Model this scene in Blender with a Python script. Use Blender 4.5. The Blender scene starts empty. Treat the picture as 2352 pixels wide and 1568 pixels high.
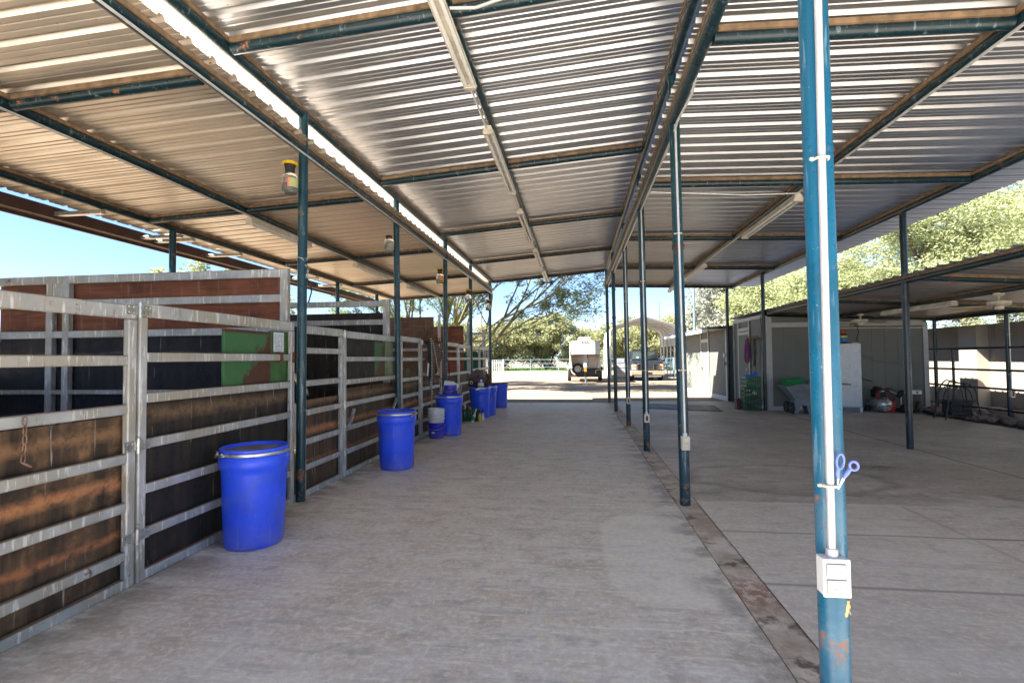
import bpy, bmesh, math, random
import numpy as np
from mathutils import Vector, Matrix
R_ = math.radians
scene = bpy.context.scene
COL = scene.collection

# ------------------------------------------------------------------ camera
cam_d = bpy.data.cameras.new("camera")
cam = bpy.data.objects.new("camera", cam_d); COL.objects.link(cam)
cam_d.sensor_fit = 'HORIZONTAL'; cam_d.sensor_width = 36.0
cam_d.lens = 1180.0 / 2352.0 * 36.0
cam_d.clip_start = 0.05; cam_d.clip_end = 3000.0
def _cam_matrix():
    d = np.array([150.0, 37.0, 1180.0]); d /= np.linalg.norm(d)     # aisle direction seen from the lens
    up = np.array([-0.014, -1.0, 0.0]); up -= d * up.dot(d); up /= np.linalg.norm(up)
    x = np.cross(d, up)
    if x[0] < 0: x = -x
    M = np.stack([x, d, up])
    return Matrix(((M[0,0], -M[0,1], -M[0,2], 0.0), (M[1,0], -M[1,1], -M[1,2], 0.0),
                   (M[2,0], -M[2,1], -M[2,2], 1.4), (0, 0, 0, 1)))
cam.matrix_world = _cam_matrix()
scene.camera = cam

# ------------------------------------------------------------------ sky, sun, exposure
SUN_TO = Vector((-0.93, -0.40, 1.0)).normalized()
world = bpy.data.worlds.new("World"); scene.world = world; world.use_nodes = True
wn = world.node_tree.nodes; wl = world.node_tree.links
sky = wn.new("ShaderNodeTexSky"); sky.sky_type = 'NISHITA'; sky.sun_disc = False
sky.sun_elevation = math.asin(SUN_TO.z); sky.sun_rotation = math.atan2(SUN_TO.x, SUN_TO.y)
sky.air_density = 0.6; sky.dust_density = 0.12; sky.ozone_density = 2.6; sky.altitude = 700
wl.new(sky.outputs[0], wn["Background"].inputs[0]); wn["Background"].inputs[1].default_value = 0.05
sun_d = bpy.data.lights.new("sun", 'SUN'); sun_d.energy = 4.3; sun_d.angle = R_(0.5); sun_d.color = (1.0, 0.94, 0.84)
sun = bpy.data.objects.new("sun", sun_d); COL.objects.link(sun)
sun.rotation_euler = (-SUN_TO).to_track_quat('-Z', 'Y').to_euler()
vs = scene.view_settings
vs.view_transform = 'Standard'; vs.look = 'None'; vs.gamma = 1.0; vs.use_curve_mapping = False
vs.exposure = 2.85
scene.cycles.max_bounces = 10; scene.cycles.diffuse_bounces = 6; scene.cycles.glossy_bounces = 4
scene.cycles.sample_clamp_indirect = 6.0

# ------------------------------------------------------------------ mesh helpers
class MB:
    def __init__(s): s.v = []; s.f = []; s.mi = []
    def add(s, vs, fs, mi=0):
        o = len(s.v); s.v.extend([tuple(p) for p in vs]); s.f.extend([tuple(i + o for i in f) for f in fs]); s.mi.extend([mi] * len(fs)); return s
    def box(s, x0, x1, y0, y1, z0, z1, mi=0):
        return s.add([(x0,y0,z0),(x1,y0,z0),(x1,y1,z0),(x0,y1,z0),(x0,y0,z1),(x1,y0,z1),(x1,y1,z1),(x0,y1,z1)],
                     [(0,3,2,1),(4,5,6,7),(0,1,5,4),(1,2,6,5),(2,3,7,6),(3,0,4,7)], mi)
    def bar(s, a, b, w, h, up=(0,0,1), mi=0):
        a = Vector(a); b = Vector(b); d = (b - a).normalized(); u = Vector(up)
        if abs(d.dot(u)) > .98: u = Vector((1,0,0))
        x = d.cross(u).normalized() * (w / 2); y = x.normalized().cross(d).normalized() * (h / 2)
        vs = [p + i * x + j * y for p in (a, b) for i, j in ((-1,-1),(1,-1),(1,1),(-1,1))]
        return s.add(vs, [(0,1,2,3),(7,6,5,4),(0,4,5,1),(1,5,6,2),(2,6,7,3),(3,7,4,0)], mi)
    def tube(s, pts, r, n=8, closed=False, caps=True, mi=0):
        pts = [Vector(p) for p in pts]; m = len(pts)
        rs = r if isinstance(r, (list, tuple)) else [r] * m
        u = None; rings = []
        for i, p in enumerate(pts):
            if closed: d = pts[(i+1) % m] - pts[i-1]
            else: d = pts[min(i+1, m-1)] - pts[max(i-1, 0)]
            d.normalize()
            if u is None:
                u = Vector((0,0,1)) if abs(d.z) < .9 else Vector((1,0,0))
            u = (u - d * u.dot(d)).normalized(); w = d.cross(u)
            rings.append([p + (u * math.cos(2*math.pi*k/n) + w * math.sin(2*math.pi*k/n)) * rs[i] for k in range(n)])
        vs = [q for ring in rings for q in ring]; fs = []
        for i in range(m if closed else m - 1):
            j = (i + 1) % m
            for k in range(n): fs.append((i*n+k, i*n+(k+1)%n, j*n+(k+1)%n, j*n+k))
        if caps and not closed:
            fs.append(tuple(reversed(range(n)))); fs.append(tuple((m-1)*n + k for k in range(n)))
        return s.add(vs, fs, mi)
    def cyl(s, a, b, r0, r1=None, n=16, mi=0): return s.tube([a, b], [r0, r0 if r1 is None else r1], n, mi=mi)
    def lathe(s, prof, n=32, c=(0,0,0), mi=0, ax='z'):
        vs = []; fs = []
        for r, z in prof:
            for k in range(n):
                a = 2*math.pi*k/n; q = (r*math.cos(a), r*math.sin(a), z)
                if ax == 'y': q = (q[0], q[2], q[1])
                if ax == 'x': q = (q[2], q[0], q[1])
                vs.append((c[0]+q[0], c[1]+q[1], c[2]+q[2]))
        for i in range(len(prof)-1):
            for k in range(n): fs.append((i*n+k, i*n+(k+1)%n, (i+1)*n+(k+1)%n, (i+1)*n+k))
        return s.add(vs, fs, mi)
    def prism(s, poly, a0, a1, ax='y', mi=0):
        def q(p, a):
            return {'y': (p[0], a, p[1]), 'x': (a, p[0], p[1]), 'z': (p[0], p[1], a)}[ax]
        n = len(poly); vs = [q(p, a0) for p in poly] + [q(p, a1) for p in poly]
        fs = [tuple(range(n)), tuple(reversed(range(n, 2*n)))] + [(i, i+n, (i+1)%n+n, (i+1)%n) for i in range(n)]
        return s.add(vs, fs, mi)
    def build(s, name, mats, parent=None, bevel=0.0, smooth=True, loc=(0,0,0), rot=None, fix=True):
        me = bpy.data.meshes.new(name); me.from_pydata(s.v, [], s.f); me.update()
        if fix:
            bm = bmesh.new(); bm.from_mesh(me); bmesh.ops.recalc_face_normals(bm, faces=bm.faces); bm.to_mesh(me); bm.free()
        for m in (mats if isinstance(mats, (list, tuple)) else [mats]): me.materials.append(m)
        if any(s.mi): me.polygons.foreach_set("material_index", s.mi)
        if smooth:
            me.polygons.foreach_set("use_smooth", [True] * len(me.polygons)); me.set_sharp_from_angle(angle=R_(38))
        o = bpy.data.objects.new(name, me); COL.objects.link(o)
        o.location = loc
        if rot: o.rotation_euler = rot
        if parent: o.parent = parent
        if bevel:
            b = o.modifiers.new("bevel", 'BEVEL'); b.width = bevel; b.segments = 2; b.limit_method = 'ANGLE'; b.angle_limit = R_(50)
        return o

def tag(o, label=None, cat=None, group=None, kind=None):
    if label: o['label'] = label
    if cat: o['category'] = cat
    if group: o['group'] = group
    if kind: o['kind'] = kind
    return o
def thing(name, label, cat, loc=(0,0,0), rz=0.0, group=None):
    o = bpy.data.objects.new(name, None); COL.objects.link(o); o.empty_display_size = .1
    o.location = loc; o.rotation_euler = (0, 0, rz)
    return tag(o, label, cat, group)
def structure(o): o['kind'] = 'structure'; return o
def dup(root, loc, rz=None, label=None, group=None):
    r = root.copy(); COL.objects.link(r); r.location = loc
    if rz is not None: r.rotation_euler = (0, 0, rz)
    if label: r['label'] = label
    if group: r['group'] = group
    for ch in list(root.children):
        c = ch.copy(); COL.objects.link(c); c.parent = r
        for g in list(ch.children):
            d = g.copy(); COL.objects.link(d); d.parent = c
    return r

# ------------------------------------------------------------------ material helpers
class Mt:
    def __init__(s, name, base=(.5,.5,.5), rough=.6, metal=0.0, spec=None):
        s.m = bpy.data.materials.new(name); s.m.use_nodes = True
        s.N = s.m.node_tree.nodes; s.L = s.m.node_tree.links; s.b = s.N["Principled BSDF"]
        s.b.inputs["Base Color"].default_value = (*base, 1); s.b.inputs["Roughness"].default_value = rough
        s.b.inputs["Metallic"].default_value = metal
        if spec is not None: s.b.inputs["Specular IOR Level"].default_value = spec
        s._c = None
    def node(s, t, **kw):
        n = s.N.new("ShaderNode" + t)
        for k, v in kw.items(): setattr(n, k, v)
        return n
    def put(s, sock, v):
        if isinstance(v, bpy.types.NodeSocket): s.L.new(v, sock)
        elif isinstance(v, tuple) and len(v) == 3 and sock.type == 'RGBA': sock.default_value = (*v, 1)
        else: sock.default_value = v
    def co(s, rnd=True):
        if s._c is None:
            t = s.node("TexCoord").outputs["Object"]
            if rnd:
                oi = s.node("ObjectInfo"); mu = s.node("VectorMath", operation='MULTIPLY_ADD')
                cb = s.node("CombineXYZ")
                for i in range(3): s.L.new(oi.outputs["Random"], cb.inputs[i])
                s.L.new(cb.outputs[0], mu.inputs[0]); mu.inputs[1].default_value = (37, 53, 71); s.L.new(t, mu.inputs[2]); t = mu.outputs[0]
            s._c = t
        return s._c
    def world(s): return s.node("NewGeometry").outputs["Position"]
    def scl(s, vec, sc, off=(0,0,0)):
        m = s.node("Mapping"); s.put(m.inputs[0], vec); m.inputs["Scale"].default_value = sc; m.inputs["Location"].default_value = off; return m.outputs[0]
    def noise(s, scale=5, detail=4, rough=.55, vec=None, sc=None, dist=0.0):
        n = s.node("TexNoise"); v = vec if vec is not None else s.co()
        if sc: v = s.scl(v, sc)
        s.put(n.inputs["Vector"], v); n.inputs["Scale"].default_value = scale; n.inputs["Detail"].default_value = detail
        n.inputs["Roughness"].default_value = rough; n.inputs["Distortion"].default_value = dist; return n.outputs[0]
    def voro(s, scale, vec=None, feature='F1'):
        n = s.node("TexVoronoi", feature=feature); s.put(n.inputs["Vector"], vec if vec is not None else s.co()); n.inputs["Scale"].default_value = scale; return n.outputs["Distance"]
    def map(s, f, a, b, c=0.0, d=1.0):
        n = s.node("MapRange"); s.put(n.inputs[0], f)
        for i, v in enumerate((a, b, c, d)): n.inputs[i+1].default_value = v
        return n.outputs[0]
    def math(s, op, a, b=0.0, c=0.0):
        n = s.node("Math", operation=op); s.put(n.inputs[0], a); s.put(n.inputs[1], b)
        if op in ('MULTIPLY_ADD', 'COMPARE'): s.put(n.inputs[2], c)
        return n.outputs[0]
    def mix(s, f, a, b, mode='MIX'):
        n = s.node("Mix", data_type='RGBA', blend_type=mode); s.put(n.inputs[0], f); s.put(n.inputs[6], a); s.put(n.inputs[7], b); return n.outputs[2]
    def xyz(s, v):
        n = s.node("SeparateXYZ"); s.L.new(v, n.inputs[0]); return n.outputs
    def col(s, c): s.put(s.b.inputs["Base Color"], c); return s
    def rough(s, r): s.put(s.b.inputs["Roughness"], r); return s
    def bump(s, h, st=.3, d=.01):
        n = s.node("Bump"); s.put(n.inputs["Height"], h); n.inputs["Strength"].default_value = st; n.inputs["Distance"].default_value = d
        s.L.new(n.outputs[0], s.b.inputs["Normal"]); return s
def plain(name, c, rough=.6, metal=0.0, var=.25, scale=8):
    m = Mt(name, c, rough, metal)
    f = m.noise(scale, 5); m.col(m.mix(m.map(f, .3, .7), tuple(x*(1-var) for x in c), tuple(min(1, x*(1+var)) for x in c)))
    m.rough(m.map(m.noise(scale*2, 3), .3, .7, max(.05, rough-.1), min(1, rough+.1)))
    return m.m

# ------------------------------------------------------------------ materials
def mk_teal(name, c, chips, dust):
    m = Mt(name, c, .36)
    n1 = m.noise(9, 6, .6); n2 = m.noise(38, 6, .65); n3 = m.noise(3.0, 5, .6)
    k = m.mix(m.map(n3, .35, .7), c, tuple(x*1.4 + .003 for x in c))
    sp = m.math('MULTIPLY', m.map(m.noise(85, 3, .6), .65, .70), m.map(m.noise(6, 4, .6), .42, .6))                       # small pale chips
    k = m.mix(m.math('MULTIPLY', sp, .65), k, (.34, .42, .45))
    if name == 'teal_post':
        zz = m.xyz(m.node('TexCoord').outputs['Object']); n1 = m.math('ADD', n1, m.math('ADD', m.map(zz[2], .45, .0, 0, .15), m.map(m.math('ABSOLUTE', m.math('SUBTRACT', zz[2], 2.55)), .5, .0, 0, .06)))
    if 'near' in name:
        zz = m.xyz(m.node('TexCoord').outputs['Object']); low = m.map(zz[2], 1.1, .25, 0, .085); n1 = m.math('ADD', m.math('ADD', n1, low), m.map(m.math('ABSOLUTE', m.math('SUBTRACT', zz[2], .80)), .22, .0, 0, .075))
        k = m.mix(m.math('MULTIPLY', m.map(n3, .45, .65), m.map(zz[2], 1.3, .3, 0, .45)), k, (.16, .25, .30))
    st = m.map(m.noise(30, 3, .5, sc=(1, 1, .12)), .63, .7); k = m.mix(m.math('MULTIPLY', st, .35), k, (.3, .42, .5))
    ru = m.math('MULTIPLY', m.map(n1, .60 - chips, .66 - chips), m.map(n2, .42, .56))
    k = m.mix(ru, k, m.mix(n2, (.16, .05, .018), (.42, .19, .09)))
    if dust:
        nz = m.xyz(m.node("NewGeometry").outputs["Normal"])[2]
        du = m.math('MULTIPLY', m.map(nz, .3, .9), m.map(n1, .3, .6)); k = m.mix(du, k, (.20, .14, .085))
    m.col(k); m.rough(m.math('ADD', m.map(n2, .3, .7, .24, .42), m.math('MULTIPLY', ru, .4))); m.bump(n2, .12, .004); return m.m
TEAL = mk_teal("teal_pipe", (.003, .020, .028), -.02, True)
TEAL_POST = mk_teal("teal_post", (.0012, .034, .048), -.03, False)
TEAL_NEAR_LIT = mk_teal("teal_near_post_lit", (.0, .088, .165), -.06, False)  # same paint as the other posts, front light put into the colour
TEAL_BACKLIT = mk_teal("backlit_teal_post", (.0008, .011, .018), -.03, False)  # teal paint darkened so outer posts and railing look backlit
def mk_sheet(name, base, rough, dust_bounce_c, dust):
    m = Mt(name, base, rough, .92)
    f = m.noise(1, 4, .5, sc=(.5, 7, 7)); g = m.noise(3, 3, .5); b = m.noise(.9, 4)
    k = m.mix(m.map(f, .3, .75), tuple(x*.88 for x in base), tuple(min(1, x*1.08) for x in base))
    k = m.mix(m.math('MULTIPLY', m.map(b, .35, .7), dust), k, dust_bounce_c)
    s = m.map(m.noise(34, 3, .6), .68, .72); s = m.math('MULTIPLY', s, m.map(m.noise(.8, 3), .54, .64))
    k = m.mix(s, k, (.22, .11, .05)); m.col(k); m.rough(m.map(g, .3, .7, rough-.03, rough+.04))
    m.bump(m.noise(2.2, 2, .5), .35, .012); m.put(m.b.inputs["Metallic"], m.math('SUBTRACT', .9, m.math('MULTIPLY', m.map(b, .35, .7), dust*.8))); return m.m
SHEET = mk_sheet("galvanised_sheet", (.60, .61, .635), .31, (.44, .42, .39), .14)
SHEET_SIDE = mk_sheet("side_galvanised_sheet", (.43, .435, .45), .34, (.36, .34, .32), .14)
SHEET_OLD = mk_sheet("old_sheet_tan_bounce", (.74, .68, .60), .36, (.62, .49, .36), .8)  # older tan roof; the tan also paints in light bounced off the sand
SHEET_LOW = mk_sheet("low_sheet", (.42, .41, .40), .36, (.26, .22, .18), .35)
NAILER = plain("dusty_nailer", (.23, .155, .092), .85, 0, .4, 14)
GUTTER = plain("brown_gutter", (.075, .035, .022), .55, 0, .3)
def mk_rail():
    m = Mt("galvanised_rail", (.4,.41,.40), .48, .35)
    n = m.noise(4, 5); g = m.noise(60, 4)
    k = m.mix(m.map(n, .32, .68), (.36, .37, .365), (.56, .575, .575))
    y = m.noise(2.2, 5, .6); k = m.mix(m.math('MULTIPLY', m.map(y, .46, .62), .65), k, (.42, .37, .27))
    st = m.map(m.noise(1.0, 4, .6, sc=(38, 38, 5)), .56, .64); k = m.mix(m.math('MULTIPLY', st, .75), k, (.86, .85, .81))
    sd = m.map(m.noise(1.0, 4, .6, sc=(52, 52, 4)), .64, .68); k = m.mix(m.math('MULTIPLY', sd, .55), k, (.24, .17, .10))
    nz = m.xyz(m.node("NewGeometry").outputs["Normal"])[2]
    k = m.mix(m.math('MULTIPLY', m.map(nz, .5, .95), .85), k, m.mix(g, (.24, .16, .10), (.33, .25, .17)))
    r = m.math('MULTIPLY', m.map(m.noise(9, 5, .65), .63, .70), m.map(g, .46, .60)); k = m.mix(r, k, (.22, .085, .03))
    m.col(k); m.rough(m.map(g, .3, .7, .40, .62)); m.bump(g, .08, .002); return m.m
RAIL = mk_rail()
def mk_board(name, dark, mid, light, streak, bands):
    m = Mt(name, mid, .72)
    n = m.noise(2.4, 8, .68, dist=1.2); d = m.noise(17, 8, .7, dist=.5); drip = m.noise(1, 5, .6, sc=(9, 9, .9))
    k = m.mix(m.map(n, .34, .64), dark, mid)
    k = m.mix(m.math('MULTIPLY', m.map(drip, .44, .72), m.map(d, .34, .66)), k, light)
    if bands:
        z = m.xyz(m.node("TexCoord").outputs["Object"])
        w = m.math('ADD', z[2], m.math('MULTIPLY', m.noise(3, 3), .06))
        for h, hw, cc in bands:
            bnd = m.math('SUBTRACT', 1.0, m.math('DIVIDE', m.math('ABSOLUTE', m.math('SUBTRACT', w, h)), hw))
            k = m.mix(m.math('MULTIPLY', m.map(bnd, 0, .8), m.map(d, .30, .56)), k, cc)
    if streak:
        s = m.math('MULTIPLY', m.map(m.noise(1, 3, .5, sc=(40, 40, 2.2)), .66, .70), m.map(m.noise(2.2, 3), .45, .6))
        k = m.mix(m.math('MULTIPLY', s, streak), k, (.62, .60, .56))
    m.col(k); m.rough(m.map(d, .3, .7, .55, .85)); m.bump(d, .25, .006); return m.m
BOARD = mk_board("worn_board", (.018, .014, .011), (.085, .05, .028), (.30, .17, .085), .5, [(.68, .055, (.46, .20, .085)), (.36, .035, (.36, .14, .06)), (.99, .05, (.24,.13,.065))])
BOARD_DARK = mk_board("black_board", (.009, .008, .008), (.022, .018, .015), (.10, .062, .036), .5, [(1.08, .07, (.17, .105, .058))])
MATBLK = mk_board("black_mat", (.007, .008, .013), (.018, .019, .03), (.055, .045, .04), .35, [(1.52, .02, (.12, .10, .08)), (.86, .02, (.10,.085,.07))])
def mk_ply(name, a, b, dirt):
    m = Mt(name, a, .7)
    g = m.noise(1, 6, .6, sc=(1.2, 1.2, 14), dist=1.6); d = m.noise(3, 6, .6)
    k = m.mix(m.map(g, .35, .65), a, b)
    k = m.mix(m.math('MULTIPLY', m.map(d, .5, .7), dirt), k, tuple(x*.35 for x in a))
    v = m.math('MULTIPLY', m.map(m.noise(1, 4, .5, sc=(30, 30, 2.5)), .6, .68), .5 * dirt); k = m.mix(v, k, (.30, .22, .15))
    m.col(k); m.bump(g, .2, .004); return m.m
PLY_RED = mk_ply("red_plywood", (.145, .043, .019), (.265, .088, .038), .7)
PLY_BROWN = mk_ply("brown_plywood", (.105, .055, .032), (.18, .098, .058), .9)
def mk_feed():
    m = Mt("chipped_green_paint", (.05,.2,.06), .55)
    n = m.noise(2.6, 7, .62, dist=.4); f = m.noise(24, 5)
    c_ = m.xyz(m.node('TexCoord').outputs['Object']); u_ = m.math('DIVIDE', m.math('SUBTRACT', c_[1], .865), .635)
    w = m.math('ADD', m.math('ADD', m.math('MULTIPLY', n, .55), m.math('MULTIPLY', f, .22)), m.math('ADD', m.math('MULTIPLY', u_, .55), m.math('MULTIPLY', m.math('SUBTRACT', 1.62, c_[2]), .75)))
    w = m.math('MAXIMUM', w, m.map(c_[2], 1.60, 1.66, .4, 1.2))
    k = m.mix(m.map(w, .89, .93), m.mix(f, (.035, .12, .042), (.055, .165, .062)), m.mix(f, (.055, .02, .013), (.11, .042, .024)))
    m.col(k); m.bump(w, .3, .003); return m.m
FEED = mk_feed()
def mk_blue(name, c):
    m = Mt(name, c, .33)
    n = m.noise(5, 5); f = m.noise(45, 4)
    k = m.mix(m.map(n, .3, .7), tuple(x*.85 for x in c), tuple(x*1.12 for x in c))
    k = m.mix(m.math('MULTIPLY', m.map(f, .70, .73), .7), k, (.03, .03, .05))
    sc = m.math('MULTIPLY', m.map(m.noise(1, 3, .5, sc=(35, 35, 3)), .66, .70), .35); k = m.mix(sc, k, (.3, .36, .6))
    k = m.mix(m.math('MULTIPLY', m.map(m.noise(3, 6, .65), .52, .68), .3), k, (.16, .19, .42))
    z = m.xyz(m.node("TexCoord").outputs["Object"])[2]
    dz = m.math('MULTIPLY', m.map(z, .24, .0), m.map(n, .3, .65)); k = m.mix(m.math('MULTIPLY', dz, .5), k, (.22, .19, .17))
    m.col(k); m.rough(m.map(f, .3, .7, .26, .42)); m.bump(f, .05, .002); return m.m
BLUE = mk_blue("blue_plastic", (.03, .10, .92))
BLUE_B = mk_blue("deep_blue_plastic", (.02, .022, .55))
LIDDIRT = plain("dusty_lid", (.15, .14, .16), .8, 0, .45, 6)
STEEL = plain("bright_steel", (.55, .55, .52), .35, .8, .2, 20)
RUST = plain("rusty_steel", (.13, .055, .028), .8, .2, .5, 30)
WHITE = plain("white_plastic", (.72, .72, .71), .45, 0, .08, 10)
WHITE_OLD = plain("yellowed_white_enamel", (.66, .60, .48), .5, 0, .22, 7)
TUBE = plain("fluorescent_glass", (.78, .79, .78), .2, 0, .05)
CONDUIT = plain("grey_conduit", (.60, .61, .60), .42, .3, .15, 12)
BLACK = plain("black_rubber", (.014, .014, .015), .6, 0, .3)
DGREEN = plain("dark_green_plastic", (.012, .085, .035), .5, 0, .35)
GREEN = plain("green_plastic", (.01, .20, .055), .45, 0, .2)
GREYP = plain("grey_plastic", (.165, .19, .21), .5, 0, .2)
RED = plain("red_plastic", (.42, .02, .018), .4, 0, .25)
YEL = plain("yellow_plastic", (.72, .42, .02), .4, 0, .15)
# ------------------------------------------------------------------ ground and floors
def line_mask(m, coord, pos, hw, wob=None):
    c = coord if wob is None else m.math('ADD', coord, wob)
    return m.map(m.math('ABSOLUTE', m.math('SUBTRACT', c, pos)), hw*2.2, hw*.8)
def mk_concrete(name, base, side):
    m = Mt(name, base, .55); co = m.co(False); X = m.xyz(co)
    big = m.noise(.55, 5, .6, vec=co, dist=.4); mid = m.noise(2.6, 7, .66, vec=co, sc=(1.0, 1.7, 1)); fin = m.noise(26, 7, .7, vec=co); spk = m.noise(120, 3, .6, vec=co)
    dk = tuple(x*.62 for x in base); lt = tuple(min(1, x*1.32) for x in base); br = (base[0]*.74, base[1]*.64, base[2]*.55)
    k = m.mix(m.map(big, .36, .66), tuple(x*.86 for x in base), tuple(x*1.1 for x in base))
    k = m.mix(m.math('MULTIPLY', m.map(mid, .42, .64), .68), k, br)
    k = m.mix(m.math('MULTIPLY', m.map(fin, .46, .62), .6), k, lt)
    k = m.mix(m.math('MULTIPLY', m.map(m.noise(6, 6, .72, vec=co), .53, .66), .75), k, dk)
    k = m.mix(m.math('MULTIPLY', m.map(spk, .58, .68), .5), k, dk)
    sc = m.map(m.noise(1, 5, .65, vec=co, sc=(3.0, 26, 1)), .56, .66); k = m.mix(m.math('MULTIPLY', sc, .5), k, lt)
    sd = m.map(m.noise(1, 5, .65, vec=co, sc=(1.6, 11, 1), dist=.5), .55, .66); k = m.mix(m.math('MULTIPLY', sd, .5), k, dk)
    ch = m.map(m.voro(16, m.scl(co, (1, 1.6, 1))), .075, .05); k = m.mix(m.math('MULTIPLY', ch, m.map(m.noise(2.3, 4, .6, vec=co), .52, .6)), k, (.82, .79, .73))
    cd = m.map(m.voro(21, m.scl(co, (1.3, 1, 1), (3, 5, 0))), .07, .045); k = m.mix(m.math('MULTIPLY', cd, m.map(m.noise(1.9, 4, .6, vec=co, dist=.3), .53, .6)), k, (.11, .08, .06))
    wob = m.math('MULTIPLY', m.math('SUBTRACT', m.noise(1.3, 3, .5, vec=co), .5), .05)
    rough = m.map(big, .3, .7, .46, .66)
    if not side:
        for y in (1.9, 4.91, 7.95, 10.95, 13.9): k = m.mix(m.math('MULTIPLY', line_mask(m, X[1], y, .011, m.math('MULTIPLY', wob, .5)), .9), k, (.80, .76, .70))
        ln = line_mask(m, X[1], 2.75, .004, m.math('MULTIPLY', wob, 5)); k = m.mix(m.math('MULTIPLY', ln, m.math('MULTIPLY', m.math('GREATER_THAN', X[0], .05), .5)), k, lt)
        # rounded pale repair patch beside the kerb line, blotchy darker edge along it
        dx = m.math('DIVIDE', m.math('SUBTRACT', X[0], .62), .46); dy = m.math('DIVIDE', m.math('SUBTRACT', X[1], 3.85), .85)
        r4 = m.math('ADD', m.math('POWER', m.math('ABSOLUTE', dx), 4), m.math('POWER', m.math('ABSOLUTE', dy), 4))
        k = m.mix(m.math('MULTIPLY', m.map(r4, 1.12, .82), .4), k, lt)
        e = m.math('MULTIPLY', m.map(X[0], .62, .86), m.map(m.noise(2.6, 6, .65, vec=co), .46, .58)); k = m.mix(m.math('MULTIPLY', e, .55), k, (.14, .125, .11))
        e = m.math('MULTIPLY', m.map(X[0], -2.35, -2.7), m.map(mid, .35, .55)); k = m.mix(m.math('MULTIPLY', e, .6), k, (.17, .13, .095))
    else:
        for y, c, w in ((3.38, (.19,.155,.12), .011), (4.35, (.2,.165,.13), .010), (5.2, (.80,.77,.72), .013), (8.2, (.62,.57,.52), .012), (10.2, (.62,.57,.52), .013)):
            k = m.mix(m.math('MULTIPLY', line_mask(m, X[1], y, w, wob), .75), k, c)
        k = m.mix(m.math('MULTIPLY', line_mask(m, X[0], 4.93, .012, wob), .8), k, (.09, .085, .08))
        inb = m.math('MULTIPLY', m.math('LESS_THAN', X[1], m.math('ADD', wob, 5.2)), m.math('LESS_THAN', X[0], m.math('ADD', wob, 2.93)))
        k = m.mix(m.math('MULTIPLY', inb, .25), k, (.78, .74, .68))
        k = m.mix(m.math('MULTIPLY', m.math('LESS_THAN', m.math('ABSOLUTE', m.math('SUBTRACT', X[0], 2.95)), .02), m.math('MULTIPLY', m.math('LESS_THAN', X[1], 5.2), .5)), k, (.5,.44,.37))
        ar = m.math('MULTIPLY', m.math('GREATER_THAN', X[1], 5.25), m.map(m.noise(.7, 4, .6, vec=co), .3, .6)); k = m.mix(m.math('MULTIPLY', ar, .36), k, (.16, .135, .11))  # beyond the joint: slab's own darker tone plus painted lean-to shade
        # tide mark left by a puddle
        dx = m.math('DIVIDE', m.math('SUBTRACT', X[0], 2.35), 1.05); dy = m.math('DIVIDE', m.math('SUBTRACT', X[1], 6.25), .72)
        rr = m.math('ADD', m.math('SQRT', m.math('ADD', m.math('MULTIPLY', dx, dx), m.math('MULTIPLY', dy, dy))), m.math('MULTIPLY', m.math('SUBTRACT', m.noise(2.2, 5, .6, vec=co), .5), .55))
        ring = m.map(m.math('ABSOLUTE', m.math('SUBTRACT', rr, 1.0)), .13, .0); k = m.mix(m.math('MULTIPLY', ring, .42), k, (.10, .075, .055))
        dm = m.math('MULTIPLY', m.map(m.math('ABSOLUTE', m.math('SUBTRACT', X[1], 5.55)), .5, .0), m.map(m.noise(1.6, 5, .6, vec=co), .44, .58)); k = m.mix(m.math('MULTIPLY', dm, .5), k, (.12,.095,.075))
    m.col(k); m.rough(rough); m.bump(m.math('ADD', fin, m.math('MULTIPLY', mid, .7)), .22, .006); return m.m
CONC = mk_concrete("aisle_concrete", (.80, .73, .645), False)
CONC_SIDE = mk_concrete("side_concrete", (.74, .675, .595), True)
def mk_strip():
    m = Mt("stained_strip", (.3,.25,.2), .8); co = m.co(False); X = m.xyz(co)
    a = m.noise(3.2, 6, .65, vec=co); b = m.noise(18, 6, .65, vec=co)
    k = m.mix(m.map(a, .38, .62), (.42, .345, .265), (.74, .665, .58))
    k = m.mix(m.math('MULTIPLY', m.map(m.noise(5, 5, .6, vec=co), .56, .64), .8), k, (.09, .06, .04))
    rr = m.math('MULTIPLY', m.map(m.math('ABSOLUTE', m.math('SUBTRACT', X[1], 3.25)), .34, .05), m.map(b, .44, .54)); k = m.mix(m.math('MULTIPLY', rr, .8), k, (.30, .105, .045))
    r2 = m.math('MULTIPLY', m.map(m.math('ABSOLUTE', m.math('SUBTRACT', X[1], 2.45)), .5, .05), m.map(b, .56, .62)); k = m.mix(m.math('MULTIPLY', r2, .8), k, (.26, .10, .045))
    k = m.mix(m.math('MULTIPLY', m.map(b, .5, .7), .4), k, (.45, .41, .36)); m.col(k); m.bump(b, .3, .006); return m.m
def mk_sand():
    m = Mt("sand", (.4,.3,.2), .95); co = m.co(False)
    a = m.noise(.12, 5, .6, vec=co); b = m.noise(.5, 6, .65, vec=co, sc=(.5, 1.8, 1)); c = m.noise(9, 6, .7, vec=co)
    k = m.mix(m.map(a, .35, .65), (.275, .215, .15), (.22, .162, .107))
    k = m.mix(m.math('MULTIPLY', m.map(b, .5, .66), .6), k, (.17, .11, .068))
    k = m.mix(m.math('MULTIPLY', m.map(c, .5, .7), .4), k, (.34, .28, .21)); m.col(k); m.bump(m.math('ADD', c, m.math('MULTIPLY', b, 3)), .5, .03); return m.m
SAND = mk_sand()
g = MB()
nx, ny = 60, 60
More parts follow.
